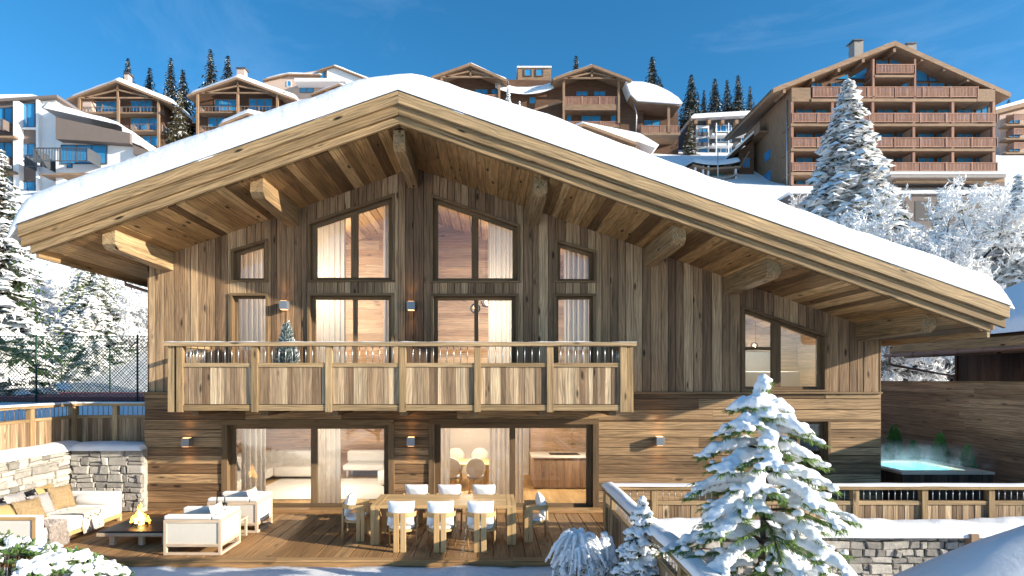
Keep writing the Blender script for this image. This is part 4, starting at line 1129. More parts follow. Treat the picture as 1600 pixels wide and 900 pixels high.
m.build('cabinet', 'far_trim', s)
m = MB(); m.box(1.2, 3.3, 16.33, 17.4, .90, .95); m.build('worktop', 'plaster', s, .004)
m = MB(); m.box(1.75, 2.6, 16.6, 17.1, .951, .96); m.build('hob', 'black_top', s)
m = MB(); m.box(1.3, 4.5, 18.0, 18.6, .0, 2.3); tag(m.build('kitchen_cabinet', 'room_boards'), 'tall wooden kitchen cabinets behind the island', 'cabinet')
# lamps of the living room, the kitchen and the upper floor
def ceiling_globes(name, loc, drop, n, label, e, r=.11, sp=.2):
    p = empty(name, loc, label, 'pendant lamp', 'glass globe pendant lamps inside the chalet')
    x, y, z = loc
    for i in range(n):
        gx_ = x+(i-(n-1)/2)*sp; gz = z-drop-.16*math.sin(i*2.3+1)
        m = MB(); m.tube([(gx_, y, z), (gx_, y, gz+r)], .006, 5); m.build('cord', 'black_top', p)
        m = MB(); m.ball((gx_, y+.08*math.cos(i*2), gz), r, r, r, 16, 10); gl = m.build('globe', 'globe', p, 0, True)
        m = MB(); m.ball((gx_, y+.08*math.cos(i*2), gz), .035, .035, .035, 10, 8); m.build('bulb', 'bulb', gl, 0, True)
    lamp(x, y-.35, z-drop-.45, e, p)
ceiling_globes('pendant_lamp', (-4.6, 16.3, 2.5), .35, 2, 'glass globe lamp hanging in the living room', 125, .10)
ceiling_globes('pendant_lamp', (2.3, 16.0, 2.5), .35, 3, 'glass globe lamp above the kitchen island', 60, .09)
ceiling_globes('pendant_lamp', (.05, 16.0, 7.0), 1.75, 4, 'cluster of glass globes in the wide right balcony door', 210, .15, .3)
ceiling_globes('pendant_lamp', (-4.4, 15.8, 7.0), 1.2, 2, 'glass globe lamp behind the wide left balcony door', 210, .10)
ceiling_globes('pendant_lamp', (7.3, 15.8, 4.7), .5, 1, 'glass globe lamp behind the window on the right', 45, .10)
s = empty('bed', (0, 0, 0), 'pale bed behind the window on the right', 'bed')
m = MB(); m.box(6.3, 8.2, 15.2, 17.0, 2.75, 3.35); m.build('mattress', 'fabric_white', s, .05)
m = MB(); m.pillow(.7, .45, .2, T(6.9, 16.7, 3.55, -25)); m.build('pillow', 'fabric_cream', s, 0, True)
m = MB(); m.box(6.2, 8.3, 17.0, 17.1, 2.72, 3.95); m.build('headboard', 'fabric_grey', s, .02)
# ------------------------------------------------------------------ near plants
def lerp_prof(prof, d):
    for (a, p), (b, q) in zip(prof, prof[1:]):
        if d <= b: return p+(q-p)*(d-a)/(b-a)
    return prof[-1][1]
def snowy_fir(loc, H, prof, sp, nb, br, needle, nl, label, seed, voxel, zmin=0.0, nmat='needle_light', twn=4, dens=150, droop=.35, keep=.92):
    rr = random.Random(seed); root = empty('snowy_fir', loc, label, 'fir tree')
    B = Vector(loc); tr = MB(); nd = MB(); balls = []
    tr.tube([B, B+Vector((.02, 0, H*.5)), B+Vector((0, .01, H-.06))], [.055*H/4, .035*H/4, .006], 8)
    def needles(p0, p1, n):
        d = p1-p0
        if d.length < 1e-3: return
        dn = d.normalized(); a = dn.cross(Vector((0, 0, 1))).normalized()
        for i in range(n):
            p = p0+d*rr.random(); s = rr.choice((-1, 1))
            v = (dn*rr.uniform(.5, 1.0)+a*s*rr.uniform(.2, .9)+Vector((0, 0, rr.uniform(-.75, .12)))).normalized()*nl*rr.uniform(.7, 1.25)
            w = v.cross(Vector((rr.random()-.5, rr.random()-.5, 1))).normalized()*needle
            q = (rr.random(), 0, 0)
            nd.add([tuple(p-w), tuple(p+w), tuple(p+v*.6+w*.8), tuple(p+v), tuple(p+v*.6-w*.8)], [(0, 1, 2, 3, 4)], None, 0, q, (0, 0, 0))
    z = H-.06; k = 0
    balls.append((B+Vector((0, 0, H-.02)), br*.42, br*.42, br*1.0)); balls.append((B+Vector((.01, 0, H-.10)), br*.55, br*.5, br*.8))
    while z > zmin:
        d = H-z; r0 = lerp_prof(prof, d); n = nb if d > .3*nb*sp*.3 else max(3, nb-2)
        a0 = rr.uniform(0, 6.28)
        for i in range(n):
            an = a0+6.283*i/n+rr.uniform(-.25, .25); L = r0*rr.uniform(.72, 1.12); z0 = z+rr.uniform(-.4, .3)*sp
            o = Vector((math.cos(an), math.sin(an), 0)); t_ = Vector((-o.y, o.x, 0))
            P = lambda s: B+o*(L*s)+Vector((0, 0, z0+.10*L*math.sin(s*2.2)-droop*L*s*s+.06*L*s**4))
            pts = [P(s/6) for s in range(7)]
            tr.tube(pts, [.018*L*(1-s/7)+.004 for s in range(7)], 5)
            for s in range(1, 6): needles(pts[s], pts[s+1], int(dens*L/6*1.2))
            loaded = rr.random() < keep
            m = max(2, int(L/(br*.62)))
            for s in range(m):
                f = .22+.74*s/max(1, m-1); wid = br*(.75+.5*math.sin(f*3.0))*rr.uniform(.75, 1.15)*(1 if f < .85 else .72)
                if loaded and rr.random() < .94:
                    c = P(f)+Vector((0, 0, wid*.36)); balls.append((c, wid, wid, wid*rr.uniform(.50, .72)))
            for j in range(twn):
                f = rr.uniform(.30, .88); sd = rr.choice((-1, 1)); l2 = L*(.50*(1-f)+.12)*rr.uniform(.8, 1.3)
                q0 = P(f); q1 = q0+(o*.75+t_*sd*.9)*l2+Vector((0, 0, -.30*l2))
                tr.tube([q0, q1], [.006, .003], 4); needles(q0, q1, int(dens*l2*1.1)); needles(q1, q1+(q1-q0)*.12, 5)
                if loaded:
                    for u in (.45, .85):
                        wid = br*rr.uniform(.5, .85); c = q0.lerp(q1, u)+Vector((0, 0, wid*.34)); balls.append((c, wid, wid, wid*.58))
        z -= sp*rr.uniform(.8, 1.2)
    tr.build('trunk', 'bark', root, 0, True); nd.build('needles', nmat, root)
    blobs('snow', balls, voxel, 'snow_tree', root, 3, br*.28, .9/br)
    return root
snowy_fir((3.07, 6.5, -1.02), 4.15, [(0, .03), (.14, .13), (.28, .34), (.45, .52), (.7, .68), (1.0, .80), (1.3, .82), (1.6, .84), (2.0, 1.05), (2.6, 1.1), (4, 1.3)], .26, 7, .078, .0046, .085, 'large fir weighed down with thick snow in the right foreground', 21, .021, 1.3, 'needle_light', 4, 360, .36, .84)
snowy_fir((2.13, 8.0, -.35), 1.85, [(0, .02), (.2, .13), (.5, .26), (1.0, .46), (1.5, .58), (2, .6)], .112, 9, .052, .0034, .05, 'small cone shaped fir dotted with snow beside the sloping fence', 5, .0125, .28, 'needle', 3, 170, .30, .9)
def weeping(loc):
    rr = random.Random(17); r = empty('weeping_shrub', loc, 'white snow covered shrub with drooping branches at the deck corner', 'shrub')
    B = Vector(loc); m = MB(); tw = MB(); balls = []
    for c, hh, n, rad in ((Vector((-.08, 0, 0)), 1.10, 150, .47), (Vector((.36, .1, 0)), .98, 70, .27)):
        for i in range(int(n*.9)):
            an = rr.uniform(0, 6.28); f = rr.random()**.6; q = B+c+Vector((rad*.92*f*math.cos(an), rad*.92*f*math.sin(an), hh*(1-.62*f**2.1)-.07-rr.random()*.12*f)); s_ = rr.uniform(.03, .065)*(1.15-.35*f); balls.append((q, s_*1.1, s_*1.1, s_*rr.uniform(.8, 1.7)))
        for i in range(n):
            an = rr.uniform(0, 6.28); o = Vector((math.cos(an), math.sin(an), 0)); L = rad*rr.uniform(.35, 1.05); top = hh*rr.uniform(.72, 1.03)
            pts = []; rs = []
            for k in range(9):
                s = k/8; pts.append(B+c+o*(L*(1.15*s-.15*s*s))+Vector((0, 0, top*(.78+.22*math.sin(min(1, s*2.2)*1.57))-top*.62*max(0, s-.35)**1.5*rr.uniform(.9, 1.1))))
                rs.append(.015*(.6+.8*math.sin(min(1, s+.12)*3.0))*rr.uniform(.6, 1.9))
            m.tube(pts, rs, 6)
            tw.tube([q-Vector((0, 0, .016)) for q in pts], .006, 4)
            for k in (2, 3, 4, 5, 6, 7):
                if rr.random() < .45: s_ = rr.uniform(.018, .036); balls.append((pts[k], s_, s_, s_*.8))
        tw.tube([B+c, B+c+Vector((0, 0, hh*.85))], [.03, .015], 6)
        for k in range(5): balls.append((B+c+Vector((rr.uniform(-.06, .06), rr.uniform(-.06, .06), hh*rr.uniform(.92, 1.06))), .05, .05, .045))
    m.build('snow', 'snow_tree', r, 0, True); tw.build('twigs', 'bark', r); blobs('snow_lumps', balls, .011, 'snow_tree', r, 2, .016, 16)
    lf = MB()
    for i in range(500):
        p = B+Vector((rr.gauss(.1, .24), rr.gauss(.05, .2), rr.uniform(.1, .75))); d = Vector((rr.gauss(0, 1), rr.gauss(0, 1), rr.gauss(-.3, .6))).normalized()*.06; w = d.cross(Vector((0, 0, 1))).normalized()*.012
        lf.add([tuple(p-w), tuple(p+d), tuple(p+w)], [(0, 1, 2)])
    lf.build('leaves', 'needle', r)
weeping((1.42, 8.75, -.28))
def low_bush():
    rr = random.Random(31); r = empty('snowy_bush', (-7.0, 8.6, -.1), 'low green bush half buried in snow at the bottom left corner', 'bush'); lf = MB(); balls = []; st = MB()
    for i in range(430):
        x = rr.uniform(-9.3, -5.72); f = (x+9.3)/3.6
        H = 1.02*(1-f)**.55+.26 if x < -6.2 else .56*(max(0, -5.66-x)/.54)**.6+.04
        y = 8.62+rr.uniform(-.55, .62); e = 1-((y-8.62)/.72)**2
        if e <= .05: continue
        z = -.12+(H*.92)*math.sqrt(e)*(1 if rr.random() < .75 else rr.uniform(.4, .95)); p = Vector((x, y, z+rr.uniform(-.03, .03)))
        tall = rr.random() < .22
        if not tall:
            s = rr.uniform(.035, .085); balls.append((p+Vector((0, 0, s*.2)), s*rr.uniform(1, 1.5), s*rr.uniform(1, 1.4), s*.66))
            if rr.random() < .5: balls.append((p+Vector((rr.uniform(-.07, .07), rr.uniform(-.07, .07), s*.1)), s*.7, s*.7, s*.5))
        st.tube([(x+.05*rr.gauss(0, 1), y, -.1), tuple(p)], [.008, .004], 4)
        for k in range(13):
            an = rr.uniform(0, 6.28); el = rr.uniform(-.6, .45)+(.6 if tall else 0); L = rr.uniform(.07, .13)
            d = Vector((math.cos(an)*math.cos(el), math.sin(an)*math.cos(el), math.sin(el))); w = d.cross(Vector((0, 0, 1))).normalized()*L*.17
            q = p+Vector((rr.gauss(0, .035), rr.gauss(0, .035), rr.uniform(-.05, .0)+(.05*rr.random() if tall else 0)))
            lf.add([tuple(q), tuple(q+d*L*.35+w), tuple(q+d*L*.8+w*.7), tuple(q+d*L-Vector((0, 0, .01))), tuple(q+d*L*.8-w*.7), tuple(q+d*L*.35-w)], [(0, 1, 2, 3, 4, 5)])
    lf.build('leaves', 'leaf', r); st.build('stems', 'bark', r); blobs('snow', balls, .013, 'snow_tree', r, 2, .028, 13)
low_bush()
def cone_shrub(loc, H, Rr, mat, n, ls, label, name='shrub', cat='shrub', group=None, frost=0, pot=False, seed=1):
    rr = random.Random(seed); r = empty(name, loc, label, cat, group); B = Vector(loc); lf = MB(); fr = MB()
    for i in range(n):
        f = 1-math.sqrt(rr.random()); z = .06*H+.94*H*f; rad = Rr*(1-f)**.75*(.86+.3*noise.noise((f*9, i%7, seed)))*math.sqrt(rr.uniform(.25, 1)); an = rr.uniform(0, 6.28)
        p = B+Vector((rad*math.cos(an), rad*math.sin(an), z)); d = Vector((math.cos(an)*rr.uniform(.2, 1), math.sin(an)*rr.uniform(.2, 1), rr.uniform(.2, 1.2))).normalized()*ls*rr.uniform(.6, 1.2); w = d.cross(Vector((rr.random(), rr.random(), .3))).normalized()*ls*.22
        (fr if rr.random() < frost else lf).add([tuple(p-w), tuple(p+w), tuple(p+d+w*.4), tuple(p+d-w*.4)], [(0, 1, 2, 3)])
    lf.build('foliage', mat, r)
    if frost: fr.build('frost', 'frost', r)
    m = MB(); m.tube([B+Vector((0, 0, -.3 if pot else 0)), B+Vector((0, 0, H*.8))], [.03, .008], 6); m.build('stem', 'bark', r)
    if pot: m = MB(); m.lathe([(.16, -.42), (.22, .04), (.2, .05), (.19, -.02)], tuple(B), 20); m.build('pot', 'pot_grey', r, 0, True)
cone_shrub((-4.62, 13.1, 3.12), 1.33, .34, 'needle_blue', 5200, .075, 'frosted blue green potted conifer on the balcony', 'potted_conifer', 'potted plant', None, .35, True, 3)
for i, (q, ty, w_, lab) in enumerate(((1397, 664, .46, 'tallest dark green shrub, beside the chalet corner behind the hot tub'), (1427, 688, .33, 'smallest dark green shrub between two taller ones behind the hot tub'), (1469, 678, .44, 'broad green shrub at the middle of the hot tub behind the steam'), (1511, 697, .36, 'green shrub at the right end of the hot tub'))):
    Y_ = 900*13.15/(q-PX); zt2 = px(q, ty, Y_)[1]; cone_shrub((13.15, Y_, -.1), zt2+.1, w_, 'hedge_leaf', 3800, .085, lab, 'shrub', 'shrub', 'green shrubs along the plank wall', 0, False, 20+i)
# steam over the tub
m = MB(); m.box(10.2, 12.9, 14.6, 17.2, .86, 1.40)
me = bpy.data.materials.new('steam'); me.use_nodes = True; t = me.node_tree; t.nodes.remove(t.nodes['Principled BSDF']); MATS['steam'] = me
pv = t.nodes.new('ShaderNodeVolumePrincipled'); pv.inputs['Color'].default_value = (1, 1, 1, 1); tc = t.nodes.new('ShaderNodeTexCoord')
n_ = noise_(t, vmath(t, 'MULTIPLY', tc.outputs['Object'], (2.6, 2.6, 1.4)), 1.0, 5, 0.65, 1.2)
sx = t.nodes.new('ShaderNodeSeparateXYZ'); t.links.new(tc.outputs['Object'], sx.inputs[0])
fall = ramp(t, math_(t, 'MULTIPLY_ADD', sx.outputs[2], 1/.55, -.88/.55), [(0, 1), (.25, .6), (1, 0)])
den = math_(t, 'MULTIPLY', math_(t, 'MULTIPLY', ramp(t, n_, [(.46, 0), (.62, 1)]), fall), 1.0)
t.links.new(den, pv.inputs['Density']); t.links.new(pv.outputs[0], t.nodes['Material Output'].inputs['Volume'])
tag(m.build('steam', 'steam'), 'white steam drifting off the hot tub water', 'steam', None, 'stuff')

# ------------------------------------------------------------------ trees of the hillside
def conifer(name, H, Rm, nw, nb, leaf, snowp, seed, gmat, label, cat, pw=.85, droop=.35, snow_w=1.0, group=None, step=.5):
    rr = random.Random(seed); r = empty(name, (0, 0, 0), label, cat, group); cr = MB(); sn = MB(); tr = MB()
    tr.tube([(0, 0, -.6), (0, 0, H*.5), (0, 0, H*.97)], [H*.016, H*.010, H*.002], 7)
    for k in range(nw):
        f = k/(nw-1); z = H*(.04+.95*f); rad = Rm*(1-f)**pw+.05*Rm*(1-f)
        n = max(3, int(nb*(.45+.55*(1-f)))); a0 = rr.uniform(0, 6.28)
        for i in range(n):
            an = a0+6.283*i/n+rr.uniform(-.3, .3); L = rad*rr.uniform(.6, 1.15); o = Vector((math.cos(an), math.sin(an), 0)); s_ = Vector((-o.y, o.x, 0))
            P = lambda s: o*(L*s)+Vector((0, 0, z+.08*L*s-droop*L*s*s))
            tr.tube([P(0), P(.5), P(1)], [H*.003, H*.002, H*.0008], 3)
            m = max(2, int(L/(leaf*step)))
            loaded = rr.random() < snowp
            for j in range(m):
                s = .12+.88*(j+rr.random()*.6)/m; p = P(s); wd = leaf*(1.15-.55*s)*rr.uniform(.7, 1.25)*(.30+.70*(1-f))
                for sd in (-1, 1):
                    e = p+s_*sd*wd*rr.uniform(.5, 1.15)+o*wd*rr.uniform(.1, .6)+Vector((0, 0, -wd*rr.uniform(.25, .85)))
                    q = o*wd*.20
                    cr.add([tuple(p-q), tuple(p+q), tuple(e+q*.5), tuple(e-q*.5)], [(0, 1, 2, 3)], None, 0, (rr.random(), 0, 0), (0, 0, 0))
                if loaded and rr.random() < .93:
                    w = leaf*snow_w*rr.uniform(.42, .8)*(1.1-.4*s)*(.35+.65*(1-f)); a = rr.uniform(0, 3); h = w*rr.uniform(.22, .5); b = len(sn.v)
                    ring = [(p.x+w*rr.uniform(.6, 1.1)*math.cos(a+q*1.2566), p.y+w*rr.uniform(.6, 1.1)*math.sin(a+q*1.2566), p.z+rr.uniform(-.35, .08)*w) for q in range(5)]
                    sn.add(ring+[(p.x, p.y, p.z+h)], [(q, (q+1) % 5, 5) for q in range(5)], None, 0, (0, 0, 0), (0, 0, 0))
                    if rr.random() < .55:     # snow hanging off the twig ends
                        e = p+s_*rr.choice((-1, 1))*wd*rr.uniform(.4, .9)+o*wd*.3; q = s_*w*.22; d_ = Vector((0, 0, -wd*rr.uniform(.4, 1.0)))+o*wd*.25
                        sn.add([tuple(e-q), tuple(e+q), tuple(e+d_)], [(0, 1, 2)], None, 0, (0, 0, 0), (0, 0, 0))
    tr.build('trunk', 'bark', r); cr.build('crown', gmat, r)
    if snowp: sn.build('snow', 'frost', r)
    return r
def frosted(H, seed, label, group, depth=5, spread=.62, name='frosted_tree', cat='tree'):
    rr = random.Random(seed); r = empty(name, (0, 0, 0), label, cat, group); tr = MB(); fr = MB()
    def grow(p, d, L, rad, k):
        n = 3; pts = [p]; q = p; dd = d
        for i in range(n):
            dd = (dd+Vector((rr.gauss(0, .16), rr.gauss(0, .16), rr.gauss(0, .12)+(.04 if k < 3 else -.05)))).normalized(); q = q+dd*(L/n); pts.append(q)
        rs = [rad*(1-.35*i/n) for i in range(n+1)]
        if k < 4:
            tr.tube(pts, rs, 6 if k < 2 else 4)
            if k > 0: fr.tube([v+Vector((0, 0, rad*.75)) for v in pts], [x*.72+.012*H/14 for x in rs], 4)
        else:
            fr.tube(pts, [max(x*2.0, .034*H/14) for x in rs], 4)
            if k == depth:
                for i in range(10):
                    c = pts[rr.randint(1, n)]+Vector((rr.gauss(0, .05), rr.gauss(0, .05), 0))*H/14; e = c+Vector((rr.gauss(0, 1), rr.gauss(0, 1), rr.gauss(.0, .8))).normalized()*rr.uniform(.2, .5)*H/14; w = Vector((rr.gauss(0, 1), rr.gauss(0, 1), rr.gauss(0, 1))).normalized()*.07*H/14
                    fr.add([tuple(c-w), tuple(c+w), tuple(e)], [(0, 1, 2)], None, 0, (0, 0, 0), (0, 0, 0))
        if k >= depth: return
        nc = (5, 4, 4, 4, 4)[k]
        for i in range(nc):
            b = pts[-1] if i == 0 else pts[rr.randint(1, n)]
            ax = Vector((rr.gauss(0, 1), rr.gauss(0, 1), rr.gauss(0, .5))).normalized()
            nd_ = (d+ax*spread*rr.uniform(.7, 1.6)).normalized(); grow(b, nd_, L*rr.uniform(.58, .82), rad*rr.uniform(.5, .66), k+1)
    grow(Vector((0, 0, -.5)), Vector((0, 0, 1)), H*.33, H*.016, 0)
    tr.build('trunk', 'bark', r, 0, True); fr.build('frost', 'frost', r, 0, True)
    return r
def place(proto, H0, q, ty, Y, label=None, wide=1.0, rz=0, first=False, group=None):
    x, zt2 = px(q, ty, Y); b = terr(x, Y)-.2; s = (zt2-b)/H0
    if first:
        proto.location = (x, Y, b); proto.scale = (s*wide, s*wide, s); proto.rotation_euler = (0, 0, rz)
        if label: proto['label'] = label
        return proto
    return dup(proto, (x, Y, b), rz, (s*wide, s*wide, s), label, None, group)
GT = 'dark spruces on the ridge'
ds = conifer('spruce', 14, 2.1, 44, 9, .75, .35, 3, 'needle_dark', '', 'spruce', .8, .3, .8, GT)
RIDGE = [(200, 90, 112, 'small dark spruce behind the chimney of the leftmost brown chalet'), (234, 105, 114, 'bushy dark spruce standing alone right of the leftmost chalet chimney'), (267, 89, 112, 'pointed dark spruce above the gap between the two left chalets'), (286, 108, 113, 'shorter dark spruce touching a pointed one between the left chalets'), (329, 76, 114, 'tallest dark spruce on the ridge at left'), (356, 86, 115, 'dark spruce just left of the second chalet chimney'),
 (900, 86, 118, 'dark spruce rising behind the double gabled lodge ridge'), (1019, 88, 118, 'slim dark spruce above the snowy right roof of the lodge'), (1031, 122, 120, 'low dark spruce beside the slim one above the lodge roof'),
 (1080, 116, 108, 'broad dark spruce at the left of the clump beside the lodge'), (1100, 140, 110, 'short dark spruce hemmed in left of the clump by the hotel'), (1117, 122, 110, 'dark spruce second in the clump above the grey apartment block'), (1136, 124, 112, 'dark spruce at the middle of the clump above the grey apartment block'), (1153, 117, 110, 'tallest dark spruce of the clump beside the hotel'), (1172, 134, 114, 'dark spruce half hidden behind the hotel eave'), (1576, 155, 120, 'tiny dark spruce behind the right end of the hotel roof')]
for i, (q, ty, Y, lab) in enumerate(RIDGE): place(ds, 14, q, ty, Y, lab, (1.45, 1.6, 1.35, 1.7)[i % 4]*(1.2 if i == 9 else 1), i*1.3, i == 0, GT)
gs = conifer('spruce', 10, 2.7, 34, 9, .7, .35, 6, 'needle_gold', 'golden olive spruce between the two left chalets', 'spruce', .75, .3, .8); place(gs, 10, 281, 143, 86, None, 1, 0, True)
place(gs, 10, 1078, 176, 92, 'golden olive spruce beside the lodge under the dark clump', .8, 2)
ec = conifer('snowy_spruce', 13, 2.6, 52, 12, .62, .6, 9, 'needle', 'tall dark spruce with snowy branches at the left edge', 'spruce', .65, .3, 1.8); place(ec, 13, 2, 232, 30, None, 1, 0, True)
ls = conifer('snowy_spruce', 9, 3.9, 40, 15, .62, .92, 12, 'needle_light', 'wide light green spruce full of snow below the left eave', 'spruce', .6, .5, 1.6); place(ls, 9, 145, 383, 42.5, None, 1, 1, True)
bs = conifer('snowy_spruce', 20, 5.6, 60, 15, .85, 1.0, 15, 'needle', 'huge snow laden spruce in front of the big hotel', 'spruce', .70, .6, 2.6, None, .40); place(bs, 20, 1325, 124, 42, None, 1, .4, True)
place(bs, 20, 1592, 272, 33, 'snow laden spruce at the right edge above the neighbouring roof', .8, 2.1)
place(bs, 20, 794, 134, 60, 'slim white snowy spruce poking up beside the lodge balcony', .42, 1.0)
place(bs, 20, 812, 158, 61, 'shorter white snowy spruce right of the slim one below the lodge', .42, 3.0)
GF = 'frosted bare trees'
f1 = frosted(14, 2, 'large frosted tree below the hotel at right', GF)
f2 = frosted(14, 7, 'frosted tree behind the tall spruce at the left edge', GF, 5, .7)
place(f1, 14, 1440, 252, 37, 'large frosted tree with dark limbs below the hotel canopy', 1.12, .3, True)
for q, ty, Y, wd, rz, p_, lab in ((1520, 278, 36, .9, 2.0, f1, 'frosted tree between the largest one and the right edge spruce'), (1370, 300, 34, .9, 4.1, f1, 'frosted tree at the foot of the huge snowy spruce, on its right'), (1275, 318, 38, .8, 1.2, f1, 'low frosted tree left of the huge snowy spruce foot'), (1208, 300, 46, .7, 5.0, f1, 'small frosted tree under the hotel side wall'),
    (1046, 218, 52, .55, 3.3, f1, 'round frosted tree rising over the roof snow right of the small lodge'), (1078, 262, 50, .5, 2.5, f1, 'lower frosted tree beside the round one on the roof line'), (1596, 196, 46, .8, 1.0, f1, 'thin frosted tree against the hotel at the right edge')):
    place(p_, 14, q, ty, Y, lab, wd, rz, False, GF)
for i, (q, ty, Y, wd, rz, lab) in enumerate(((38, 398, 44, 1.0, .5, 'frosted tree right beside the dark spruce at the left edge'), (88, 392, 47, .9, 2.5, 'frosted tree left behind the wide light green spruce'), (214, 402, 46, .9, 4.0, 'frosted tree between the wide spruce and the chalet wall'), (176, 418, 49, 1.0, 5.5, 'frosted tree hidden behind the wide light green spruce'), (12, 440, 40, .9, 3.5, 'low frosted tree at the left edge behind the wire fence'), (62, 452, 41, .9, 1.4, 'low frosted tree at the left foot of the wide light green spruce'))):
    place(f2, 14, q, ty, Y, lab, wd, rz, i == 0, GF)
for i, (q, ty, Y, wd, lab) in enumerate(((1415, 318, 44, 1.0, 'dark snowy spruce hidden behind the largest frosted tree'), (1468, 300, 46, .9, 'dark snowy spruce below the hotel canopy among the frosted trees'), (1506, 312, 43, 1.1, 'dark snowy spruce between frosted trees left of the right edge spruce'), (1545, 330, 41, .9, 'dark snowy spruce just left of the right edge spruce'), (1300, 352, 47, .9, 'dark snowy spruce behind the foot of the huge snowy spruce'))):
    place(ec, 13, q, ty, Y, lab, wd, i*1.1)
for i, (q, ty, Y, wd, rz, lab) in enumerate(((1402, 268, 36, .8, 2.2, 'frosted tree left of the largest one below the hotel'), (1480, 262, 35, .8, 3.6, 'frosted tree right of the largest one below the hotel'), (1555, 300, 34, .8, 5.2, 'frosted tree touching the right edge spruce'), (1330, 330, 33, .8, .9, 'frosted tree right in front of the huge snowy spruce'), (1235, 312, 40, .7, 2.9, 'frosted tree between the hotel side wall and the huge spruce'))):
    place(f2, 14, q, ty, Y, lab, wd, rz)
for i, (q, ty, Y, wd, rz, lab) in enumerate(((112, 404, 50, 1.0, .7, 'frosted tree farthest back above the wide light green spruce'), (232, 430, 44, .8, 1.9, 'frosted tree touching the chalet wall at left'), (52, 420, 50, 1.1, 3.0, 'frosted tree in the back row near the left edge'), (196, 440, 43, .8, 4.8, 'low frosted tree at the right foot of the wide light green spruce'))):
    place(f2, 14, q, ty, Y, lab, wd, rz)
for i, (q, ty, Y, wd, rz, lab) in enumerate(((1182, 284, 43, .6, 1.0, 'frosted treetop just above the roof snow left of the hotel side wall'), (1258, 286, 50, .8, 2.0, 'frosted tree hugging the left foot of the huge snowy spruce'), (1415, 292, 40, 1.0, 4.0, 'frosted tree in the second row below the hotel canopy'), (1535, 262, 38, .9, .2, 'tall frosted tree beside the right edge spruce'), (1385, 330, 33, .8, 3.1, 'low frosted tree in the front row right of the huge snowy spruce'), (1450, 350, 32, .8, 5.5, 'lowest frosted tree in the front row over the roof edge'))):
    place((f1, f2)[i % 2], 14, q, ty, Y, lab, wd, rz, False, GF)
fs_ = frosted(3, 19, 'small frosted shrub on the snow slope under the neighbouring eave', None, 4, .9, 'frosted_shrub', 'shrub'); place(fs_, 3, 1478, 548, 36, None, 1.3, 0, True)
# trees on the viewer's side of the garden: they show as reflections in the panes
for i, (x, y, s, lab) in enumerate(((-16, -11, .62, 'frosted tree in the garden facing the chalet, mirrored in the left sliding door'), (-8, -14, .7, 'frosted tree in the garden facing the chalet, nearest the middle of its front'), (6, -12, .6, 'frosted tree in the garden facing the chalet, mirrored in the dining room door'))):
    dup(f1, (x, y, -1.6), i*2.0, (s, s, s), lab, None, GF)
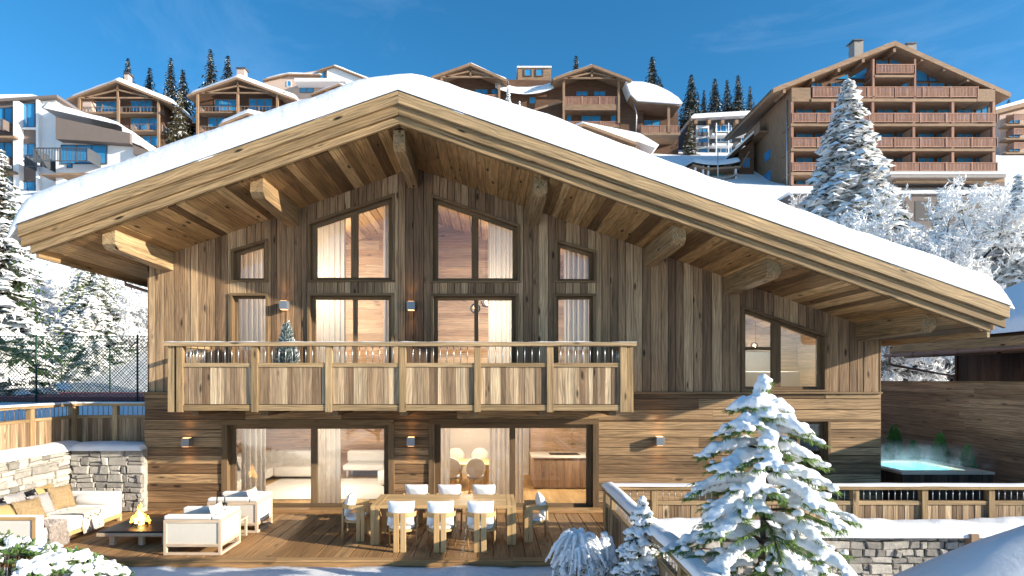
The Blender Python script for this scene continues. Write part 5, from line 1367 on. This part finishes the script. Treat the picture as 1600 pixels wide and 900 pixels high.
# ------------------------------------------------------------------ the village on the hillside
class House:
    """a building set out by its front at distance Y; sizes were read off the photo and turned into metres once"""
    def __init__(s, name, Y, q, base, label, cat='building', group=None):
        s.Y = Y; x, z = px(q, base, Y); s.z0 = terr(x, Y)-1.5
        s.root = empty(name, (x, Y, z), label, cat, group)
    def P(s, a, b, dy=0): return px(a, b, s.Y)
    def box(s, m, a0, a1, b0, b1, y0, y1, g=None):
        x0, z1 = px(a0, b0, s.Y+y0); x1, z0 = px(a1, b1, s.Y+y0); m.box(x0, x1, s.Y+y0, s.Y+y1, z0, z1, g)
    def part(s, name, mat, a0, a1, b0, b1, y0, y1, parent=None, bevel=0):
        m = MB(); s.box(m, a0, a1, b0, b1, y0, y1); return m.build(name, mat, parent or s.root, bevel)
    def poly(s, name, mat, pts, y0, y1, parent=None):
        m = MB(); m.prism([px(p[0], p[1], s.Y+y0) for p in pts], s.Y+y0, s.Y+y1, 0); return m.build(name, mat, parent or s.root)
    def wall(s, mat, pts, y0, depth, planks=0):
        """pts: outline; pushed back by depth; when planks>0 the front is dressed with boards of that width"""
        return s.poly('wall', mat, pts, y0, y0+depth)
    def down(s, a0, a1, b): return [(a0, b), (a1, b)]
    def window(s, a0, a1, b0, b1, y, frame='frame_wood', n=2, fw=.7):
        m = MB(); k = fw
        s.box(m, a0, a1, b0, b0+k, y-.12, y); s.box(m, a0, a1, b1-k, b1, y-.12, y); s.box(m, a0, a0+k, b0+k, b1-k, y-.12, y); s.box(m, a1-k, a1, b0+k, b1-k, y-.12, y)
        for i in range(1, n):
            c = a0+(a1-a0)*i/n; s.box(m, c-k/2, c+k/2, b0+k, b1-k, y-.12, y)
        f = m.build('window', frame, s.root)
        m = MB(); s.box(m, a0+k, a1-k, b0+k, b1-k, y-.06, y-.02); m.build('pane', 'sky_painted_glass', f); return f
    def balcony(s, a0, a1, top, bot, y0, y1, slab=2.0, rail='far_rail', bars=True, closed=True, pitch=.17, bw=.055):
        m = MB(); s.box(m, a0, a1, bot, bot+slab, y0, y1); b = m.build('balcony', 'far_trim', s.root)
        m = MB(); x0, zt = s.P(a0, top); x1, zb = s.P(a1, bot); h = zt-zb
        yf = s.Y+y0+.05
        m.box(x0, x1, yf-.03, yf+.09, zt-.10, zt, 0); m.box(x0, x1, yf, yf+.06, zb+.06, zb+.16, 0)
        n = max(3, int((x1-x0)/pitch))
        for i in range(n):
            x = x0+(x1-x0)*(i+.5)/n; m.box(x-bw, x+bw, yf+.01, yf+.05, zb+.165, zt-.105, 2)
        k = max(1, round((x1-x0)/3.2))
        for i in range(k+1):
            x = x0+(x1-x0)*i/k; m.box(max(x0, x-.09), min(x1, x+.09), yf-.04, yf+.10, zb, zt+.03, 2)
        for xx in (x0, x1-.06):
            if closed: m.box(xx, xx+.06, yf+.10, s.Y+y1, zb+.15, zt-.002, 1)
        m.build('railing', rail, b); return b
    def roof(s, ridge, left, right, y0, depth, th=.35, sn=.85, mat='far_trim', sn_l=True, sn_r=True, over=.25):
        r_, l_, q_ = s.P(*ridge), s.P(*left), s.P(*right); Y0 = s.Y+y0; Y1 = Y0+depth
        m = MB(); m.prism([l_, r_, q_, (q_[0], q_[1]-th), (r_[0], r_[1]-th*1.05), (l_[0], l_[1]-th)], Y0, Y1, 0); rf = m.build('roof', mat, s.root)
        m = MB()
        def fn(a, b):
            x = l_[0]-over+(q_[0]-l_[0]+2*over)*a; y = Y0+over*.6+(depth)*b
            t_ = (x-l_[0])/(r_[0]-l_[0]) if x < r_[0] else (q_[0]-x)/(q_[0]-r_[0])
            e0 = l_[1] if x < r_[0] else q_[1]; zz = e0+(r_[1]-e0)*t_
            ed = min(1, min(a, 1-a)*(q_[0]-l_[0])/.7); eb = min(1, min(b, 1-b)*depth/.6)
            e = math.sqrt(max(0, 1-(1-ed)**2))*math.sqrt(max(0, 1-(1-eb)**2))
            return (x, y, zz+.02+e*(sn+.15*noise.noise((x*.4, y*.4, ridge[0])))-.10*(1-e))
        m.grid(fn, 44, 22); m.build('roof_snow', 'snow', rf, 0, True)
        return rf
    def truss(s, ridge, left, right, y, drop, w=.24):
        m = MB(); r_, l_, q_ = s.P(*ridge), s.P(*left), s.P(*right); Yb = s.Y+y
        def bar(a, b): m.beam((a[0], Yb, a[1]), (b[0], Yb, b[1]), w, w, (0, 1, 0))
        z = l_[1]+(r_[1]-l_[1])*.12
        bar((l_[0], z), (q_[0], z)); bar((r_[0], z), (r_[0], r_[1]-.3)); mx = .5
        bar((l_[0]*.8+r_[0]*.2, z), (r_[0], z+(r_[1]-z)*.55)); bar((q_[0]*.8+r_[0]*.2, z), (r_[0], z+(r_[1]-z)*.55))
        return m.build('truss', 'far_trim', s.root)
    def post(s, a, b0, b1, y, w=3.0, mat='far_trim'): return s.part('post', mat, a-w/2, a+w/2, b0, b1, y, y+.35)
    def chimney(s, a0, a1, b0, b1, y, mat='far_stone', cap=True):
        c = s.part('chimney', mat, a0, a1, b0, b1, y, y+1.2)
        if cap: s.part('chimney_cap', 'anthracite', a0-1.5, a1+1.5, b0-2.2, b0-.6, y-.2, y+1.4, c)
        return c

# leftmost brown chalet
h = House('mountain_chalet', 100, 185, 232, 'leftmost brown chalet under its own gable with blue windows and balconies', 'chalet', 'brown chalets up the slope')
h.wall('far_boards', [(120, 152), (181, 128), (256, 158), (256, 290), (120, 290)], 2.2, 10)
rf = h.roof((181, 125), (104, 154), (268, 160), 0, 13)
h.truss((181, 128), (118, 154), (250, 156), .5, 3)
for a in (123, 184, 247): h.post(a, 151, 232, .3, 3.2)
h.balcony(124, 246, 164, 175, .6, 2.2, 2.5, 'far_taupe', pitch=.6, bw=.03); h.balcony(203, 250, 191, 203, .6, 2.2, 2.2, 'far_taupe', pitch=.6, bw=.03)
for w in ((149, 182, 158, 175, 3), (204, 238, 157, 174, 3), (158, 184, 186, 199, 2), (204, 246, 184, 203, 3), (222, 248, 212, 228, 2)): h.window(*w[:4], 2.2, 'far_trim', w[4])
h.part('chimney_flank', 'far_pink', 129, 143, 158, 186, .9, 2.0); h.chimney(194, 200, 115, 140, 4, 'far_pink')
# second chalet
h = House('mountain_chalet', 98, 372, 225, 'second brown chalet from the left with a square chimney and blue windows', 'chalet', 'brown chalets up the slope')
h.wall('far_boards', [(307, 148), (370, 123), (440, 152), (440, 290), (307, 290)], 2.2, 10)
h.roof((370, 120), (292, 148), (462, 154), 0, 13); h.truss((370, 123), (306, 146), (444, 150), .5, 3)
for a in (308, 371, 433): h.post(a, 146, 215, .3, 3.2)
h.balcony(309, 433, 163, 174, .6, 2.2, 2.5, 'far_taupe', pitch=.6, bw=.03); h.balcony(309, 372, 195, 204, .6, 2.2, 2.2, 'far_taupe', pitch=.6, bw=.03)
for w in ((335, 369, 155, 173, 3), (389, 425, 154, 172, 3), (300, 307, 183, 192, 1), (325, 352, 183, 199, 2)): h.window(*w[:4], 2.2, 'far_trim', w[4])
h.chimney(370, 382, 107, 130, 4, 'far_pink')
# small gable in front of the second chalet
h = House('small_chalet', 84, 386, 212, 'small chalet gable peeping over the roof snow below the second brown chalet', 'chalet')
h.wall('far_boards', [(350, 192), (386, 179), (425, 190), (425, 290), (350, 290)], 1.2, 7); h.roof((386, 176), (342, 194), (452, 193), 0, 9); h.truss((386, 179), (350, 193), (420, 190), .3, 2, .18)
h.window(376, 396, 185, 193, 1.2, 'far_trim', 2)
# pale house and tiny gable left of our ridge
h = House('pale_house', 112, 475, 155, 'pale stepped house with snow heaped roofs left of the ridge', 'house')
h.wall('far_pink', [(412, 123), (498, 110), (520, 103), (580, 122), (600, 260), (412, 260)], 1, 12)
h.poly('side_wall', 'far_white', [(511, 106), (521, 103.5), (570, 120), (570, 140), (511, 140)], .6, .95)
h.roof((521, 101.5), (497, 109), (586, 127), 0, 14, .25, .5); h.roof((448, 113), (410, 122), (500, 114), 0.4, 12, .25, .6)
h.part('snow_ledge', 'snow', 460, 540, 122, 127, -1.6, .9); h.window(448, 455, 126, 135, 1, 'far_white', 1); h.window(468, 490, 133, 145, 1, 'far_taupe', 2); h.window(499, 508, 108, 123, 1, 'far_taupe', 1)
h = House('small_chalet', 100, 528, 150, 'tiny chalet gable in front of the pale stepped house', 'chalet')
h.wall('far_boards', [(497, 144), (530, 134), (556, 143), (556, 260), (497, 260)], 1, 8); h.roof((530, 130.5), (486, 146), (566, 143), 0, 9, .3, .45); h.truss((530, 133), (497, 144), (555, 142), .3, 2, .18)
# white apartment house at the left edge
h = House('apartment_house', 66, 100, 290, 'white and brown apartment house with a slanted snowy wing at the left edge', 'apartment building')
h.wall('far_white', [(-60, 160), (87, 152), (87, 320), (-60, 320)], 0, 12)
h.poly('roof', 'far_taupe', [(-62, 158), (89, 148), (89, 152), (-62, 163)], -.6, 12.4); h.poly('roof_snow', 'snow', [(-62, 148), (50, 147), (60, 150), (-62, 157.5)], .4, 12)
for a0, a1 in ((-8, 20), (29.5, 55.5)):
    h.part('facade_panel', 'far_taupe', a0, a1, 160, 310, -.15, -.002)
    if a0 > 0:
        for b0, b1 in ((161, 199), (224, 247), (283, 305)): h.window(a0+1, a1-1, b0, b1, -.16, 'anthracite', 2, 1.0)
        for b in (199, 247): h.part('sill', 'far_white', a0-.5, a1+.5, b, b+2, -.5, -.16)
    else:
        for b0, b1 in ((168, 200), (222, 246), (275, 300)): h.window(a0+1, a1-1, b0, b1, -.16, 'anthracite', 2, 1.0)
        for b0 in (195, 250): h.balcony(a0-20, 22, b0, b0+17, -1.5, -.16, 3, 'far_taupe')
h.part('pilaster', 'far_white', 20.5, 29, 158, 320, -.9, -.002); h.part('pilaster', 'far_white', 56, 60, 155, 320, -.5, -.002)
h.poly('side_wing', 'far_white', [(87.2, 215), (205, 224), (226, 243), (226, 330), (87.2, 330)], -1.2, 8)
h.poly('parapet', 'far_taupe', [(87.3, 183), (203, 208), (203, 224), (87.3, 217)], -2.2, 8.1)
m = MB()
def apsnow(a, b):
    (x0, z0), (x1, z1) = h.P(88, 182), h.P(205, 208); x = x0+(x1-x0)*a; y = h.Y-2.3+10.4*b
    e = math.sqrt(max(0, 1-(1-min(1, min(a, 1-a)*16))**2))*math.sqrt(max(0, 1-(1-min(1, min(b, 1-b)*14))**2))
    return (x, y, z0+(z1-z0)*a+e*(1.0-.55*a+.1*noise.noise((x*.5, y*.5, 2)))-.02)
m.grid(apsnow, 40, 20); m.build('roof_snow', 'snow', h.root, 0, True)
h.poly('low_wing', 'far_taupe', [(208, 226), (232, 236), (236, 242), (208, 241)], -1.9, 6)
m = MB(); m.prism([h.P(*p) for p in [(206, 210), (222, 217), (234, 228), (237, 238), (232, 236.5), (208, 227)]], h.Y-1.8, h.Y+6); m.build('low_wing_snow', 'snow', h.root, 0)
h.window(95, 167, 226, 256, -1.2, 'anthracite', 3, 1.0); h.window(104, 112, 254, 262, -1.2, 'anthracite', 1, .8)
h.balcony(88, 169, 249, 270, -3.4, -1.2, 3.5, 'anthracite', pitch=.30, bw=.035); h.balcony(62, 88, 253, 272, -2.2, -.1, 1.0, 'anthracite', pitch=.35, bw=.03)
# double gabled lodge behind the right roof slope
h = House('lodge', 88, 870, 225, 'wide brown lodge with two gables, a rooftop cupola and a snowy right wing', 'lodge')
h.wall('far_boards', [(690, 120), (735, 104), (782, 124), (868, 126), (925, 108), (978, 124), (1005, 132), (1005, 300), (690, 300)], 2.4, 12)
h.roof((735, 98), (674, 119), (793, 124), 0, 15, .4, .45); h.truss((735, 101), (687, 120), (782, 121), .5, 3)
h.roof((925, 103), (864, 124), (985, 126), -.5, 15, .4, .45); h.truss((925, 106), (878, 124), (972, 124), .1, 3)
m = MB()
def midsnow(a, b):
    (x0, z0), (x1, z1) = h.P(774, 130), h.P(866, 131); x = x0+(x1-x0)*a; y = h.Y+1.0+11*b
    sag = -.9*math.sin(math.pi*a)**.8
    return (x, y, z0+(z1-z0)*a+sag*(1-.6*b)+1.8*b-.2+1.5*math.sqrt(1-(1-min(1, b*7))**2)+.1*noise.noise((x*.6, y*.6, 3)))
m.grid(midsnow, 30, 16); m.build('valley_snow', 'snow', h.root, 0, True)
h.part('cupola', 'far_trim', 809, 861, 105.5, 150, 3.2, 6.5); h.part('cupola_snow', 'snow', 808, 862, 103, 105.4, 3.0, 6.7)
h.window(819, 831, 107, 119, 3.2, 'frame_wood', 1, 1.2); h.window(837, 849, 107, 119, 3.2, 'frame_wood', 1, 1.2)
for a in (690, 780, 881, 967): h.post(a, 122, 192 if a > 800 else 170, .4, 3.6)
h.balcony(883, 965, 148, 163, .5, 2.4, 9, 'far_rail'); h.balcony(883, 968, 187, 196, .5, 2.4, 3, 'far_rail'); h.balcony(738, 779, 145, 165, .5, 2.4, 3, 'far_rail')
for w in ((900, 919, 142, 150, 2), (928, 946, 142, 150, 2), (885, 894, 179, 190, 1), (908, 939, 180, 191, 2), (954, 963, 179, 190, 1), (827, 837, 151, 162, 1), (742, 762, 139, 147, 2), (768, 778, 139, 147, 1)): h.window(*w[:4], 2.4, 'frame_wood', w[4])
h.poly('outside_stair', 'far_trim', [(828, 172), (873, 158), (873, 161), (828, 175)], 1.2, 1.4)
h.wall('far_boards', [(1000, 150), (1060, 160), (1060, 300), (1000, 300)], 4, 8)
h.poly('wing_snow', 'snow', [(985, 146.3), (978, 127), (1005, 127.5), (1026, 133), (1045, 142), (1060, 152), (1067, 161), (1063, 162.3), (996, 157.3)], -.1, 12)
h.poly('wing_roof', 'far_trim', [(985, 146), (996, 157), (1063, 162), (1063, 166), (996, 161), (985, 150)], .2, 12)
h.post(1045, 166, 208, .4, 4); h.balcony(1003, 1063, 194, 207, .4, 4, 4, 'far_rail')
h.window(1006, 1033, 187, 197, 4, 'frame_wood', 2); m = MB(); x_, z_ = h.P(993, 157); m.tube([(x_, h.Y+.9, z_), (x_+.5, h.Y+1.4, z_-1.3), (x_+.5, h.Y+1.6, z_-6)], .10, 6); m.build('downpipe', 'steel', h.root, 0, True)
# lodge standing lower, in front
h = House('small_lodge', 70, 940, 240, 'small snowy roofed lodge gable just above the chalet roof at its right', 'lodge')
h.wall('far_boards', [(880, 215), (912, 196), (990, 224), (1010, 240), (1010, 330), (880, 330)], 1.5, 9); h.roof((912, 192), (878, 203), (995, 222), 0, 12, .35, .5)
m = MB()
for (p_, q_) in (((888, 212), (984, 232)), ((912, 198), (912, 214)), ((948, 208), (948, 224)), ((980, 222), (980, 240))):
    a, b = h.P(*p_), h.P(*q_); m.beam((a[0], h.Y+.5, a[1]), (b[0], h.Y+.5, b[1]), .22, .22, (0, 1, 0))
m.build('truss', 'far_trim', h.root)
h.poly('side_roof_snow', 'snow', [(916, 191), (1000, 208), (1030, 226), (1024, 231), (996, 221)], 2.5, 11.5)
# grey apartment block
h = House('apartment_block', 95, 1122, 245, 'dark grey apartment block with white balconies beside the hotel', 'apartment building')
h.wall('far_grey', [(1079, 187), (1178, 181), (1178, 320), (1079, 320)], 0, 9)
m = MB(); m.prism([h.P(*p) for p in [(1076, 187), (1081, 183), (1176, 177.5), (1180, 182.5), (1180, 184), (1077, 190)]], h.Y-1.2, h.Y+9.5); m.build('roof_snow', 'snow', h.root)
for a in (1085, 1106, 1127, 1149): h.part('rafter_end', 'far_trim', a, a+5, 187, 193, -1.0, -.01)
h.part('white_bay', 'far_white', 1088, 1108, 196, 320, -.4, -.01)
for b in (200, 216, 232): h.window(1092, 1106, b, b+9, -.42, 'far_trim', 2, .8); h.part('bay_railing', 'far_grey', 1091, 1107, b+6, b+11, -.8, -.56)
for b in (195, 211, 228):
    h.window(1118, 1143, b, b+11, -.02, 'far_white', 3, .9); h.part('balcony', 'far_white', 1113, 1145, b+13, b+16, -1.5, -.01)
    h.window(1158, 1168, b, b+11, -.02, 'far_white', 2, .9); h.part('balcony', 'far_white', 1155, 1176, b+12, b+15, -1.5, -.01)
for a in (1119, 1138): h.part('pillar', 'far_white', a, a+1.4, 192, 262, -1.6, -1.51)
# pavilion
h = House('pavilion', 76, 1120, 285, 'low open pavilion with a snowy roof and teal booths below the grey block', 'pavilion')
m = MB()
def pav(a, b):
    (x0, z0), (x1, z1) = h.P(1081, 251), h.P(1158, 249); x = x0+(x1-x0)*a; y = h.Y-.4+7*b
    e = math.sqrt(max(0, 1-(1-min(1, min(a, 1-a)*9))**2))*math.sqrt(max(0, 1-(1-min(1, min(b, 1-b)*8))**2))
    return (x, y, z0+(z1-z0)*a-.5*a*(1-a)*4*(1-b)-.3+e*.75+1.2*b)
m.grid(pav, 24, 14); m.build('roof_snow', 'snow', h.root, 0, True)
h.poly('roof', 'far_trim', [(1083, 256), (1107, 262), (1158, 259), (1158, 262), (1107, 265.5), (1083, 259)], -.3, 6.4)
for a in (1087, 1099, 1107, 1150): h.post(a, 259, 292, -.1, 2.4, 'far_white')
h.part('booth', 'far_teal', 1111, 1131, 271, 295, 1.5, 4); h.part('booth', 'far_teal', 1089, 1097, 262, 288, 2.5, 5); h.part('back_wall', 'far_taupe', 1085, 1160, 258, 300, 5, 6)
h.poly('awning', 'far_stone', [(1128, 279), (1153, 270), (1153, 273), (1128, 282)], -.6, 3)
m = MB(); a, b = h.P(1117, 236), h.P(1117, 290); m.tube([(a[0], h.Y-1, b[1]), (a[0], h.Y-1, a[1])], .07, 6); m.build('flagpole', 'steel', h.root, 0, True)
# the big hotel
h = House('hotel', 70, 1400, 310, 'big brown hotel with five rows of balconies under a broad gable at right', 'hotel')
h.wall('far_boards', [(1236, 140), (1397, 78), (1556, 140), (1556, 360), (1236, 360)], 2.0, 1.2)
x0, zt = h.P(1236, 150); m = MB(); m.box(x0, h.P(1556, 0)[0], h.Y+3.2, h.Y+12, h.z0, zt); m.prism([h.P(1238, 150), h.P(1397, 80), h.P(1554, 150)], h.Y+3.2, h.Y+12); m.build('wall', 'far_trim', h.root)
m = MB(); m.box(x0-.03, x0-.001, h.Y+.3, h.Y+12, h.z0, zt+.8, 2); m.build('side_wall', 'far_trim', h.root)
rf = h.roof((1397, 65), (1207, 139), (1577, 146), -.2, 14.5, .55, .28, 'far_trim')
m = MB()
for p_ in ((1225, 140), (1270, 122), (1310, 107), (1348, 92), (1397, 76), (1440, 90), (1475, 105), (1512, 122), (1548, 138)):
    a = h.P(p_[0], p_[1]); m = MB(); m.box(a[0]-.16, a[0]+.16, h.Y-.1, h.Y+2.2, a[1]-.45, a[1]-.02, 1); m.build('purlin', 'far_trim', rf)
h.chimney(1335, 1349, 63, 100, 5); h.chimney(1419, 1432, 68, 90, 6)
rows = [(1236, 1556, 178, 193, 9), (1236, 1556, 216, 232, 9), (1236, 1556, 255, 269, 9), (1236, 1400, 290, 304, 9)]
h.balcony(1367, 1428, 102, 117, -.3, 2.0, 3.5); h.balcony(1268, 1526, 137, 154, -.3, 2.0, 4.5)
h.part('gable_flank', 'far_trim', 1237, 1267, 137, 158.5, -.2, 2.0); h.part('gable_flank', 'far_trim', 1527, 1555, 139, 158.5, -.2, 2.0)
for r_ in rows: h.balcony(r_[0], r_[1], r_[2], r_[3], -.3, 2.0, 4)
h.part('added_dark_wall', 'far_taupe', 1236, 1640, 302, 400, -11.5, -4.5)  # added dark band standing in for the shaded ground behind the trees
for a in range(1270, 1600, 40): h.part('painted_dark_opening', 'black_top', a, a+26, 314, 345, -11.53, -11.505)  # flat black panels: the shade inside the openings is painted on
h.part('added_wall_snow', 'snow', 1235, 1641, 298, 301.9, -11.8, -4.5)
for a in (1238, 1301, 1364, 1428, 1489, 1553):
    for (b0, b1) in ((159, 193), (198, 233), (238, 268), (273, 304)): h.part('post', 'far_rail', a-2, a+2, b0, b1-.2, -.22, .12)
for b in (165, 203, 243, 280):
    for a in (1244, 1308, 1371, 1434, 1495):
        h.window(a, a+26, b-1, b+22, 1.99, 'far_trim', 2, .9); h.window(a+30, a+50, b-1, b+22, 1.99, 'far_taupe', 2, .9)
        h.part('divider', 'far_pink', a+53.5, a+55, b-5, b+22, .3, 1.98) if b > 200 else None
for a in (1369, 1390): h.window(a, a+18, 93, 112, 1.99, 'far_trim', 1, .9)
for pts in ([(1328, 122), (1354, 106), (1354, 123)], [(1308, 123), (1325, 116), (1325, 123)], [(1432, 106), (1448, 116), (1448, 126), (1432, 126)], [(1452, 119), (1466, 126), (1452, 126)]): h.poly('gable_window', 'sky_painted_glass', pts, 1.85, 1.99)
for a0, a1 in ((1268, 1284), (1298, 1315), (1318, 1350), (1372, 1420), (1430, 1450), (1453, 1476), (1480, 1500)): h.window(a0, a1, 129, 145, 1.99, 'far_trim', 2, .9)
for a in (1365, 1430): h.part('post', 'far_rail', a-1.5, a+1.5, 92, 154, -.25, .1)
# side wall features
for (y, b0, b1) in ((5, 252, 268), (9, 252, 268), (5, 218, 232)):
    z1 = px(0, b0, 72)[1]; z0 = px(0, b1, 72)[1]; m = MB(); m.box(x0-.10, x0-.031, h.Y+y, h.Y+y+1.6, z0, z1); m.build('side_window', 'sky_painted_glass', h.root)
m = MB(); z = px(0, 185, 72)[1]; m.box(x0-1.3, x0-.035, h.Y+5.5, h.Y+10, z-.2, z, 1); m.box(x0-1.3, x0-1.22, h.Y+5.5, h.Y+10, z, z+1.2, 1); m.build('side_balcony', 'far_trim', h.root)
m = MB(); m.tube([(x0-.12, h.Y+.7, px(0, 152, 70)[1]), (x0-.12, h.Y+.7, h.z0)], .09, 6); m.build('downpipe', 'steel', h.root, 0, True)
h.part('entrance_canopy', 'far_stone', 1392, 1572, 272, 277, -5, 2.0); h.part('canopy_snow', 'snow', 1391, 1573, 268, 271.9, -5.1, 2.0); h.part('canopy_beam', 'far_trim', 1400, 1570, 277.2, 284, -4.6, -4.0); h.part('lobby_wall', 'far_taupe', 1395, 1570, 284, 350, -2, -.5)
# lean-to on the hotel's left
h = House('hotel_annex', 78, 1170, 300, 'narrow timber annex with a steep dark roof against the hotel side', 'annex')
h.wall('far_boards', [(1154, 236), (1178, 218), (1178, 330), (1154, 330)], 0, 6); h.poly('roof', 'dark_boards', [(1140, 243), (1180, 206), (1180, 212), (1144, 246)], -1, 6.5); h.poly('roof_snow', 'snow', [(1139, 240), (1180, 202), (1180, 205.8), (1140, 242.8)], -1, 6.5)
h.poly('stair', 'far_trim', [(1154, 262), (1170, 236), (1172, 237), (1156, 264)], -.5, -.1); h.window(1160, 1172, 246, 262, -.01, 'far_trim', 2, .8)
# far right house
h = House('pale_house', 92, 1590, 250, 'pale house with a snowy roof cut off by the right edge', 'house')
h.wall('far_pink', [(1562, 170), (1640, 170), (1640, 330), (1562, 330)], 0, 8); h.poly('roof', 'far_trim', [(1556, 172), (1640, 150), (1640, 156), (1556, 178)], -1.2, 8); h.poly('roof_snow', 'snow', [(1555, 168), (1640, 143), (1640, 149.8), (1555, 171.8)], -1.2, 8)
for b in (184, 206, 228): h.balcony(1572, 1640, b, b+10, -1.4, 0, 2, 'far_rail'); h.window(1576, 1594, b-5, b+9, -.01, 'far_trim', 2, .9)
